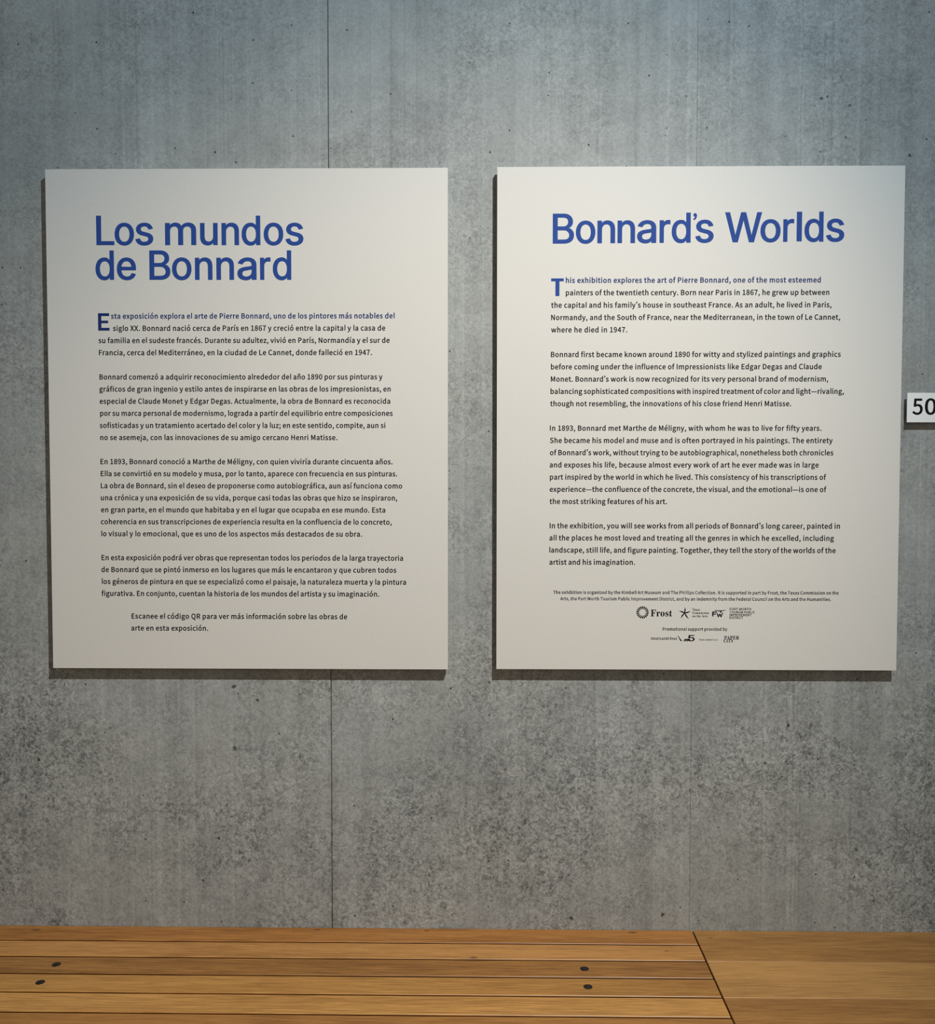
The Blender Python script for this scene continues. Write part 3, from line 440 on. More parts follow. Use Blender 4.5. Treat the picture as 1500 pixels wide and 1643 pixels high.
G_BOLD = {
' ': (306, []),
',': (451, [[28, -175, 85, -299, 234, -211, 311, -106, 338, 25, 323, 115, 275, 177, 198, 200, 133, 186, 84, 146, 65, 85, 83, 23, 131, -17, 191, -30, 163, -32, 158, -66, 120, -119]]),
'A': (901, [[-45, -27, 159, -27, 256, 279, 568, 279, 664, -27, 874, -27, 510, 1027, 318, 1027], [310, 432, 379, 664, 436, 871, 388, 871, 446, 664, 515, 432]]),
'B': (968, [[102, -27, 459, -27, 668, 7, 817, 114, 872, 292, 842, 423, 758, 513, 668, 550, 668, 524, 737, 566, 795, 652, 815, 758, 764, 915, 626, 1002, 436, 1027, 102, 1027], [299, 603, 299, 873, 415, 873, 536, 859, 596, 816, 616, 739, 598, 668, 537, 621, 409, 603], [299, 128, 299, 450, 436, 450, 574, 432, 649, 382, 673, 297, 647, 203, 572, 148, 435, 128]]),
'C': (942, [[103, 209, 271, 20, 512, -45, 644, -27, 756, 25, 872, 123, 755, 245, 664, 168, 597, 132, 522, 120, 376, 166, 281, 296, 245, 503, 282, 708, 380, 835, 526, 880, 592, 869, 651, 840, 733, 775, 847, 898, 747, 978, 646, 1026, 520, 1045, 275, 979, 104, 790, 42, 499]]),
'D': (1011, [[102, -27, 397, -27, 667, 36, 838, 220, 895, 503, 838, 787, 665, 967, 391, 1027, 102, 1027], [299, 131, 299, 871, 372, 871, 553, 828, 656, 706, 692, 503, 656, 300, 553, 175, 372, 131]]),
'E': (876, [[102, -27, 765, -27, 765, 135, 299, 135, 299, 445, 679, 445, 679, 607, 299, 607, 299, 867, 750, 867, 750, 1027, 102, 1027]]),
'F': (825, [[102, -27, 299, -27, 299, 422, 681, 422, 681, 582, 299, 582, 299, 867, 750, 867, 750, 1027, 102, 1027]]),
'H': (1065, [[102, -27, 299, -27, 299, 445, 694, 445, 694, -27, 893, -27, 893, 1027, 694, 1027, 694, 608, 299, 608, 299, 1027, 102, 1027]]),
'I': (472, [[102, -27, 299, -27, 299, 1027, 102, 1027]]),
'L': (813, [[102, -27, 737, -27, 737, 135, 299, 135, 299, 1027, 102, 1027]]),
'M': (1180, [[102, -27, 287, -27, 287, 554, 285, 650, 273, 822, 215, 822, 485, 74, 620, 74, 889, 822, 830, 822, 819, 650, 817, 554, 817, -27, 1006, -27, 1006, 1027, 793, 1027, 594, 474, 532, 283, 578, 283, 315, 1027, 102, 1027]]),
'N': (1058, [[102, -27, 292, -27, 292, 526, 290, 632, 280, 811, 225, 811, 323, 619, 698, -27, 885, -27, 885, 1027, 693, 1027, 693, 480, 695, 373, 708, 191, 761, 191, 663, 383, 287, 1027, 102, 1027]]),
'O': (1084, [[101, 214, 263, 22, 506, -46, 749, 22, 912, 214, 970, 503, 912, 791, 749, 979, 506, 1046, 264, 979, 101, 791, 42, 503], [280, 297, 245, 503, 280, 708, 371, 835, 506, 879, 641, 835, 732, 708, 767, 503, 732, 297, 641, 167, 506, 121, 371, 167]]),
'P': (936, [[102, -27, 299, -27, 299, 371, 431, 371, 637, 406, 782, 517, 834, 707, 781, 896, 633, 998, 425, 1027, 102, 1027], [299, 528, 299, 871, 404, 871, 541, 855, 610, 804, 634, 706, 611, 605, 543, 548, 409, 528]]),
'R': (938, [[299, 552, 299, 871, 429, 871, 551, 855, 615, 808, 637, 720, 614, 627, 549, 572, 428, 552], [102, -27, 299, -27, 299, 397, 423, 397, 665, -27, 890, -27, 626, 426, 715, 469, 805, 573, 836, 721, 785, 901, 645, 999, 453, 1027, 102, 1027]]),
'S': (885, [[14, 126, 144, 28, 270, -26, 416, -45, 612, -4, 744, 107, 792, 265, 760, 403, 676, 496, 565, 558, 348, 654, 297, 699, 278, 763, 295, 823, 343, 864, 428, 880, 504, 870, 571, 840, 661, 777, 771, 899, 658, 982, 550, 1028, 426, 1045, 248, 1008, 122, 906, 74, 754, 111, 617, 199, 527, 299, 472, 443, 409, 524, 369, 572, 323, 589, 255, 570, 186, 514, 139, 416, 120, 325, 134, 240, 174, 136, 255]]),
'T': (889, [[309, -27, 508, -27, 508, 867, 811, 867, 811, 1027, 6, 1027, 6, 867, 309, 867]]),
'U': (1056, [[148, 145, 290, -2, 493, -45, 694, -2, 837, 145, 887, 409, 887, 1027, 694, 1027, 694, 412, 664, 232, 593, 146, 493, 121, 394, 146, 324, 232, 295, 412, 295, 1027, 98, 1027, 98, 409]]),
'V': (856, [[294, -27, 493, -27, 834, 1027, 629, 1027, 371, 155, 420, 155, 393, 248, 161, 1027, -48, 1027]]),
'W': (1270, [[218, -27, 425, -27, 581, 597, 625, 804, 573, 804, 616, 597, 774, -27, 984, -27, 1205, 1027, 1011, 1027, 898, 461, 848, 158, 899, 158, 834, 462, 688, 1027, 516, 1027, 372, 462, 307, 158, 360, 158, 195, 1027, -9, 1027]]),
'X': (854, [[-38, -27, 179, -27, 332, 258, 403, 405, 365, 405, 599, -27, 822, -27, 508, 510, 801, 1027, 585, 1027, 441, 757, 380, 625, 419, 625, 203, 1027, -19, 1027, 274, 517]]),
'a': (840, [[76, 64, 168, -18, 295, -45, 395, -29, 485, 12, 553, 62, 514, 62, 525, -27, 695, -27, 695, 458, 667, 628, 570, 746, 405, 787, 280, 771, 175, 732, 63, 673, 146, 540, 240, 591, 308, 618, 379, 629, 453, 606, 488, 550, 494, 491, 264, 443, 99, 346, 43, 194], [250, 148, 238, 199, 261, 266, 350, 321, 499, 353, 499, 193, 447, 149, 389, 120, 332, 111, 280, 120]]),
'b': (915, [[90, -27, 256, -27, 267, 49, 230, 49, 291, 3, 371, -32, 454, -45, 631, 6, 761, 153, 810, 381, 774, 593, 662, 736, 481, 788, 386, 772, 299, 732, 275, 698, 287, 788, 287, 1113, 90, 1113], [287, 178, 287, 541, 339, 586, 397, 617, 445, 627, 539, 597, 590, 515, 608, 381, 582, 234, 519, 146, 428, 115, 386, 121, 332, 142]]),
'c': (768, [[84, 147, 221, 4, 415, -45, 513, -33, 602, 2, 707, 68, 613, 198, 534, 146, 483, 122, 431, 114, 329, 145, 262, 232, 236, 370, 263, 507, 333, 595, 435, 627, 476, 621, 517, 601, 587, 553, 693, 678, 604, 739, 525, 774, 425, 787, 231, 738, 88, 594, 34, 370]]),
'd': (918, [[77, 148, 195, 4, 376, -45, 474, -29, 559, 12, 616, 60, 575, 60, 586, -27, 756, -27, 756, 1113, 559, 1113, 559, 800, 572, 715, 556, 743, 481, 776, 390, 787, 214, 736, 85, 590, 36, 370], [259, 229, 237, 371, 263, 508, 328, 596, 418, 627, 466, 621, 516, 598, 559, 564, 559, 200, 512, 154, 459, 124, 408, 115, 317, 144]]),
'e': (828, [[86, 147, 227, 4, 423, -45, 526, -34, 614, -6, 717, 46, 640, 178, 553, 134, 500, 115, 442, 109, 334, 138, 262, 217, 240, 314, 726, 314, 735, 413, 698, 608, 584, 741, 402, 788, 221, 736, 86, 591, 34, 370], [241, 457, 263, 541, 326, 609, 405, 632, 484, 610, 534, 545, 547, 457]]),
'f': (515, [[110, -27, 306, -27, 306, 613, 463, 613, 463, 768, 306, 768, 306, 856, 316, 928, 338, 964, 379, 977, 396, 975, 419, 969, 482, 947, 530, 1098, 458, 1119, 411, 1128, 358, 1131, 220, 1098, 135, 1001, 110, 862, 110, 766, 9, 759, 9, 613, 110, 613]]),
'h': (900, [[90, -27, 287, -27, 287, 526, 341, 578, 396, 612, 452, 623, 511, 607, 544, 556, 557, 451, 557, -27, 754, -27, 754, 471, 728, 639, 640, 750, 493, 788, 385, 769, 296, 720, 270, 674, 287, 788, 287, 1113, 90, 1113]]),
'i': (447, [[90, -27, 287, -27, 287, 768, 90, 768], [84, 919, 127, 879, 188, 866, 250, 879, 293, 919, 309, 977, 293, 1033, 250, 1072, 188, 1085, 127, 1072, 84, 1033, 69, 977]]),
'l': (427, [[115, 0, 312, 0, 312, 1113, 115, 1113]]),
'm': (1335, [[90, -27, 287, -27, 287, 526, 339, 579, 392, 613, 436, 623, 492, 607, 525, 556, 538, 451, 538, -27, 734, -27, 734, 526, 787, 579, 840, 613, 885, 623, 941, 607, 974, 556, 987, 451, 987, -27, 1183, -27, 1183, 471, 1157, 639, 1070, 750, 925, 788, 823, 767, 734, 713, 687, 662, 665, 712, 585, 768, 473, 787, 376, 768, 290, 719, 229, 660, 272, 660, 260, 768, 90, 768]]),
'n': (904, [[90, -27, 287, -27, 287, 526, 341, 578, 396, 612, 452, 623, 511, 607, 544, 556, 557, 451, 557, -27, 754, -27, 754, 471, 728, 639, 640, 750, 493, 788, 385, 769, 295, 720, 265, 680, 260, 768, 90, 768]]),
'o': (899, [[87, 147, 225, 4, 413, -46, 602, 4, 740, 147, 793, 370, 740, 594, 602, 738, 413, 788, 225, 738, 86, 594, 34, 370], [260, 231, 236, 370, 260, 508, 323, 596, 413, 626, 504, 596, 568, 508, 592, 370, 568, 232, 505, 145, 413, 114, 323, 145]]),
'p': (918, [[90, -339, 287, -339, 287, -61, 278, 26, 297, -3, 374, -34, 454, -45, 631, 6, 761, 153, 810, 381, 774, 593, 662, 736, 481, 788, 383, 771, 296, 730, 267, 702, 259, 768, 90, 768], [287, 178, 287, 541, 340, 586, 397, 617, 445, 627, 539, 597, 590, 515, 608, 381, 582, 234, 519, 146, 428, 115, 386, 121, 333, 142]]),
'r': (601, [[90, -27, 287, -27, 287, 469, 336, 559, 389, 607, 440, 621, 459, 620, 536, 603, 574, 760, 519, 779, 487, 785, 450, 787, 358, 766, 276, 707, 224, 633, 273, 633, 261, 768, 90, 768]]),
's': (710, [[-7, 78, 106, 8, 208, -31, 321, -45, 483, -12, 589, 77, 626, 202, 585, 330, 488, 405, 302, 483, 255, 516, 241, 557, 250, 594, 280, 623, 342, 636, 393, 628, 441, 607, 517, 561, 621, 682, 522, 742, 436, 775, 338, 787, 185, 757, 83, 672, 47, 549, 86, 431, 179, 357, 363, 279, 414, 241, 431, 193, 421, 152, 389, 120, 322, 106, 251, 117, 188, 145, 95, 205]]),
't': (586, [[133, 88, 212, -11, 355, -45, 410, -40, 539, -10, 496, 138, 407, 113, 389, 111, 339, 124, 316, 159, 307, 227, 307, 613, 509, 613, 509, 768, 307, 768, 307, 977, 134, 977, 120, 766, 1, 759, 1, 613, 111, 613, 111, 227]]),
'u': (900, [[105, 101, 193, -9, 341, -45, 448, -27, 537, 24, 601, 89, 558, 89, 567, -27, 740, -27, 740, 768, 544, 768, 544, 226, 490, 165, 436, 129, 380, 118, 321, 134, 289, 184, 276, 288, 276, 768, 79, 768, 79, 269]]),
'x': (751, [[-40, -25, 172, -27, 347, 279, 313, 279, 330, 248, 383, 159, 503, -27, 719, -24, 457, 374, 701, 767, 489, 768, 387, 591, 332, 481, 367, 481, 195, 768, -21, 766, 222, 386]]),
'á': (840, [[76, 64, 168, -18, 295, -45, 395, -29, 485, 12, 553, 62, 514, 62, 525, -27, 695, -27, 695, 458, 667, 628, 570, 746, 405, 787, 280, 771, 175, 732, 63, 673, 146, 540, 240, 591, 308, 618, 379, 629, 453, 606, 488, 550, 494, 491, 264, 443, 99, 346, 43, 194], [250, 148, 238, 199, 261, 266, 350, 321, 499, 353, 499, 193, 447, 149, 389, 120, 332, 111, 280, 120], [273, 934, 385, 835, 675, 1108, 535, 1229]]),
'ó': (899, [[87, 147, 225, 4, 413, -46, 602, 4, 740, 147, 793, 370, 740, 594, 602, 738, 413, 788, 225, 738, 86, 594, 34, 370], [260, 231, 236, 370, 260, 508, 323, 596, 413, 626, 504, 596, 568, 508, 592, 370, 568, 232, 505, 145, 413, 114, 323, 145], [277, 934, 390, 835, 682, 1108, 540, 1229]]),
}
G_TITLE = {
' ': (369, []),
'5': (939, [[132, 127, 155, 95, 182, 66, 228, 29, 283, 1, 324, -13, 367, -22, 412, -27, 460, -27, 509, -21, 555, -10, 598, 7, 638, 30, 674, 56, 706, 87, 734, 123, 766, 182, 781, 226, 792, 296, 791, 358, 783, 410, 761, 475, 736, 519, 696, 570, 659, 603, 602, 637, 539, 660, 487, 668, 423, 669, 367, 660, 304, 637, 261, 607, 290, 607, 317, 875, 744, 875, 744, 1014, 167, 1014, 106, 484, 259, 469, 289, 490, 326, 510, 371, 524, 405, 529, 456, 528, 506, 515, 527, 503, 557, 480, 582, 450, 595, 428, 614, 376, 619, 349, 620, 304, 611, 248, 602, 224, 583, 189, 568, 170, 541, 146, 509, 127, 486, 119, 448, 112, 401, 115, 371, 123, 333, 142, 303, 168, 285, 192, 273, 218, 259, 270, 90, 270, 102, 198, 114, 161]]),
'B': (945, [[485, -14, 543, -12, 597, -5, 667, 14, 725, 43, 772, 79, 807, 124, 824, 157, 836, 192, 845, 248, 841, 325, 833, 360, 820, 392, 784, 445, 740, 486, 688, 514, 661, 523, 643, 527, 643, 514, 671, 527, 714, 550, 743, 573, 760, 592, 781, 623, 793, 647, 801, 674, 806, 719, 804, 772, 797, 809, 786, 843, 770, 876, 748, 906, 723, 933, 692, 957, 657, 977, 597, 1000, 550, 1009, 500, 1013, 94, 1014, 94, -14], [269, 440, 487, 440, 544, 434, 579, 422, 609, 403, 633, 381, 653, 354, 666, 324, 671, 303, 675, 268, 672, 239, 664, 213, 651, 189, 621, 158, 592, 143, 576, 137, 533, 129, 481, 126, 269, 126], [269, 874, 471, 874, 532, 868, 577, 850, 598, 833, 615, 811, 627, 787, 634, 761, 636, 732, 633, 697, 628, 677, 615, 649, 597, 625, 574, 606, 536, 586, 492, 576, 269, 575]]),
'E': (871, [[762, -14, 762, 126, 269, 126, 269, 436, 723, 436, 723, 576, 269, 576, 269, 874, 756, 874, 756, 1014, 94, 1014, 94, -14]]),
'F': (854, [[269, -14, 269, 421, 705, 421, 705, 561, 269, 561, 269, 874, 750, 874, 750, 1014, 94, 1014, 94, -14]]),
'L': (820, [[734, -14, 734, 126, 269, 126, 269, 1014, 94, 1014, 94, -14]]),
'T': (930, [[529, -14, 529, 874, 843, 874, 843, 1014, 38, 1014, 38, 874, 355, 874, 355, -14]]),
'W': (1397, [[471, -14, 653, 649, 674, 738, 716, 948, 632, 948, 663, 785, 691, 663, 877, -14, 1061, -14, 1348, 1014, 1167, 1014, 971, 251, 930, 64, 1007, 64, 947, 327, 765, 1014, 583, 1014, 386, 264, 342, 64, 416, 64, 388, 200, 357, 339, 180, 1014, 1, 1014, 286, -14]]),
'a': (813, [[73, 80, 94, 54, 118, 32, 145, 13, 176, -3, 241, -24, 295, -30, 347, -30, 392, -23, 432, -11, 467, 5, 504, 31, 533, 60, 549, 88, 520, 88, 520, -14, 686, -14, 684, 535, 678, 573, 662, 622, 638, 662, 609, 695, 563, 727, 501, 753, 426, 767, 350, 769, 286, 759, 223, 741, 165, 710, 114, 668, 83, 627, 47, 564, 208, 522, 235, 564, 254, 587, 279, 608, 312, 624, 339, 632, 385, 636, 417, 634, 453, 624, 481, 607, 495, 590, 503, 577, 514, 544, 517, 495, 516, 488, 513, 479, 495, 467, 465, 461, 307, 440, 227, 425, 164, 403, 109, 371, 88, 353, 65, 324, 52, 300, 43, 274, 36, 229, 36, 193, 41, 158, 50, 124], [207, 182, 205, 206, 209, 240, 222, 265, 243, 284, 264, 295, 299, 307, 489, 338, 530, 348, 518, 349, 517, 261, 509, 219, 497, 190, 479, 163, 464, 148, 436, 128, 415, 117, 378, 107, 335, 103, 297, 106, 264, 116, 238, 131, 219, 151, 210, 169]]),
'd': (882, [[109, 118, 152, 63, 187, 33, 226, 8, 289, -18, 335, -27, 384, -30, 436, -27, 481, -16, 519, 1, 559, 29, 589, 60, 615, 101, 591, 101, 591, -14, 755, -14, 755, 1014, 587, 1014, 587, 642, 615, 642, 595, 674, 568, 704, 520, 739, 483, 756, 452, 764, 384, 770, 313, 763, 247, 742, 207, 720, 170, 693, 123, 643, 86, 581, 67, 534, 54, 484, 46, 429, 44, 342, 49, 285, 60, 232, 76, 183], [226, 265, 217, 317, 213, 372, 216, 428, 222, 461, 236, 508, 255, 549, 270, 572, 299, 601, 320, 615, 358, 630, 386, 634, 417, 634, 459, 626, 482, 616, 514, 593, 532, 574, 547, 552, 567, 512, 580, 465, 588, 392, 585, 314, 576, 263, 554, 203, 531, 167, 513, 147, 493, 131, 457, 114, 431, 108, 402, 106, 359, 111, 322, 125, 289, 149, 271, 169, 256, 193, 236, 234]]),
'e': (842, [[99, 139, 127, 99, 160, 64, 217, 20, 285, -10, 335, -23, 389, -29, 475, -27, 530, -16, 565, -4, 611, 18, 639, 36, 676, 67, 706, 104, 723, 131, 750, 188, 587, 224, 563, 179, 549, 159, 533, 142, 505, 124, 483, 114, 447, 106, 402, 105, 372, 109, 346, 116, 309, 133, 288, 149, 269, 167, 245, 202, 233, 229, 223, 259, 216, 293, 213, 329, 213, 414, 219, 472, 231, 511, 242, 536, 255, 558, 281, 588, 312, 612, 335, 623, 360, 631, 388, 634, 433, 633, 458, 627, 481, 618, 512, 597, 537, 570, 563, 522, 579, 464, 588, 373, 691, 439, 123, 448, 123, 319, 754, 319, 752, 431, 742, 499, 731, 540, 717, 577, 680, 641, 631, 692, 576, 729, 515, 753, 452, 767, 377, 769, 302, 757, 255, 741, 193, 705, 141, 657, 111, 618, 77, 553, 60, 503, 46, 424, 44, 338, 49, 283, 68, 207]]),
'l': (385, [[100, 0, 285, 0, 285, 1014, 100, 1014]]),
'm': (1247, [[247, -14, 247, 467, 253, 520, 259, 542, 274, 570, 292, 594, 306, 606, 321, 617, 346, 628, 392, 636, 431, 631, 453, 622, 472, 609, 489, 592, 501, 573, 513, 537, 515, 510, 515, -14, 683, -14, 683, 485, 688, 528, 693, 546, 705, 572, 714, 587, 733, 606, 756, 621, 772, 628, 791, 633, 822, 636, 861, 631, 883, 623, 903, 611, 929, 586, 945, 549, 950, 498, 950, -14, 1119, -14, 1118, 523, 1114, 565, 1105, 603, 1092, 637, 1065, 681, 1042, 705, 1017, 726, 988, 743, 942, 762, 877, 773, 842, 773, 797, 767, 767, 760, 725, 744, 688, 722, 665, 704, 635, 673, 619, 649, 605, 624, 581, 565, 663, 565, 637, 640, 608, 691, 567, 732, 533, 752, 495, 766, 453, 772, 405, 772, 366, 765, 328, 752, 293, 733, 261, 709, 233, 678, 217, 654, 203, 628, 178, 567, 245, 567, 244, 760, 79, 760, 79, -14]]),
'n': (853, [[247, -14, 248, 461, 253, 503, 264, 538, 288, 577, 319, 606, 357, 625, 390, 632, 412, 633, 460, 627, 499, 608, 519, 589, 535, 565, 552, 519, 558, 462, 558, -14, 726, -14, 726, 473, 721, 541, 706, 602, 682, 653, 648, 695, 607, 728, 559, 751, 524, 762, 486, 768, 447, 770, 402, 767, 341, 752, 285, 723, 237, 679, 199, 619, 166, 551, 244, 551, 243, 760, 79, 760, 79, -14]]),
'o': (864, [[100, 139, 128, 99, 160, 64, 217, 20, 282, -11, 355, -27, 407, -30, 461, -27, 534, -11, 600, 20, 656, 64, 689, 99, 716, 139, 748, 208, 767, 284, 772, 340, 772, 398, 762, 481, 739, 555, 703, 621, 657, 676, 600, 719, 556, 742, 485, 763, 407, 770, 330, 763, 260, 742, 216, 719, 160, 676, 114, 621, 78, 556, 61, 506, 46, 426, 44, 339, 54, 258, 69, 207], [226, 267, 216, 316, 213, 368, 216, 422, 226, 472, 241, 517, 263, 557, 280, 579, 311, 607, 334, 620, 361, 629, 391, 634, 440, 632, 469, 625, 494, 614, 527, 589, 554, 557, 569, 531, 581, 503, 595, 455, 603, 386, 600, 316, 586, 251, 575, 221, 562, 195, 537, 160, 506, 132, 469, 114, 424, 106, 391, 106, 361, 110, 322, 125, 290, 150, 262, 182, 248, 207, 236, 236]]),
'r': (557, [[247, -14, 248, 478, 253, 511, 263, 541, 273, 559, 292, 582, 315, 601, 343, 615, 373, 623, 395, 626, 434, 625, 503, 618, 503, 768, 418, 770, 383, 768, 349, 761, 316, 750, 286, 733, 247, 702, 218, 665, 211, 645, 243, 645, 243, 760, 79, 760, 79, -14]]),
's': (765, [[75, 104, 93, 78, 115, 54, 152, 23, 211, -6, 263, -21, 300, -27, 358, -30, 402, -28, 444, -23, 483, -13, 520, 0, 554, 16, 585, 36, 623, 71, 643, 98, 659, 128, 669, 159, 674, 192, 674, 230, 667, 267, 653, 302, 632, 333, 588, 372, 530, 402, 482, 418, 329, 456, 282, 473, 259, 489, 250, 500, 241, 521, 238, 536, 238, 555, 242, 573, 250, 589, 263, 604, 281, 618, 302, 628, 326, 636, 354, 639, 384, 639, 412, 635, 445, 622, 461, 610, 482, 586, 492, 569, 513, 529, 669, 560, 645, 615, 624, 653, 597, 686, 574, 707, 537, 731, 508, 745, 461, 760, 425, 766, 368, 770, 326, 768, 252, 754, 216, 741, 170, 716, 142, 696, 119, 673, 99, 647, 84, 618, 74, 588, 68, 555, 71, 498, 90, 445, 124, 399, 156, 374, 194, 352, 238, 335, 446, 281, 471, 267, 482, 257, 497, 232, 502, 202, 498, 175, 483, 150, 456, 127, 420, 111, 374, 104, 312, 107, 289, 114, 268, 124, 241, 145, 221, 174, 200, 226, 40, 196, 60, 134]]),
'u': (854, [[114, 109, 134, 78, 170, 39, 199, 18, 231, 1, 282, -16, 338, -24, 381, -23, 423, -18, 463, -6, 501, 11, 536, 34, 568, 65, 595, 104, 641, 195, 562, 195, 562, -14, 726, -14, 726, 760, 558, 760, 557, 285, 552, 244, 541, 208, 518, 169, 487, 140, 448, 121, 428, 116, 394, 113, 346, 119, 307, 138, 287, 157, 270, 181, 253, 227, 247, 284, 247, 760, 79, 760, 80, 249, 84, 204, 99, 145]]),
'’': (394, [[60, 824, 119, 731, 236, 805, 306, 899, 334, 1020, 315, 1098, 266, 1154, 194, 1175, 125, 1158, 82, 1116, 67, 1061, 82, 1005, 124, 964, 184, 950, 209, 952, 185, 952, 178, 933, 143, 881]]),
}
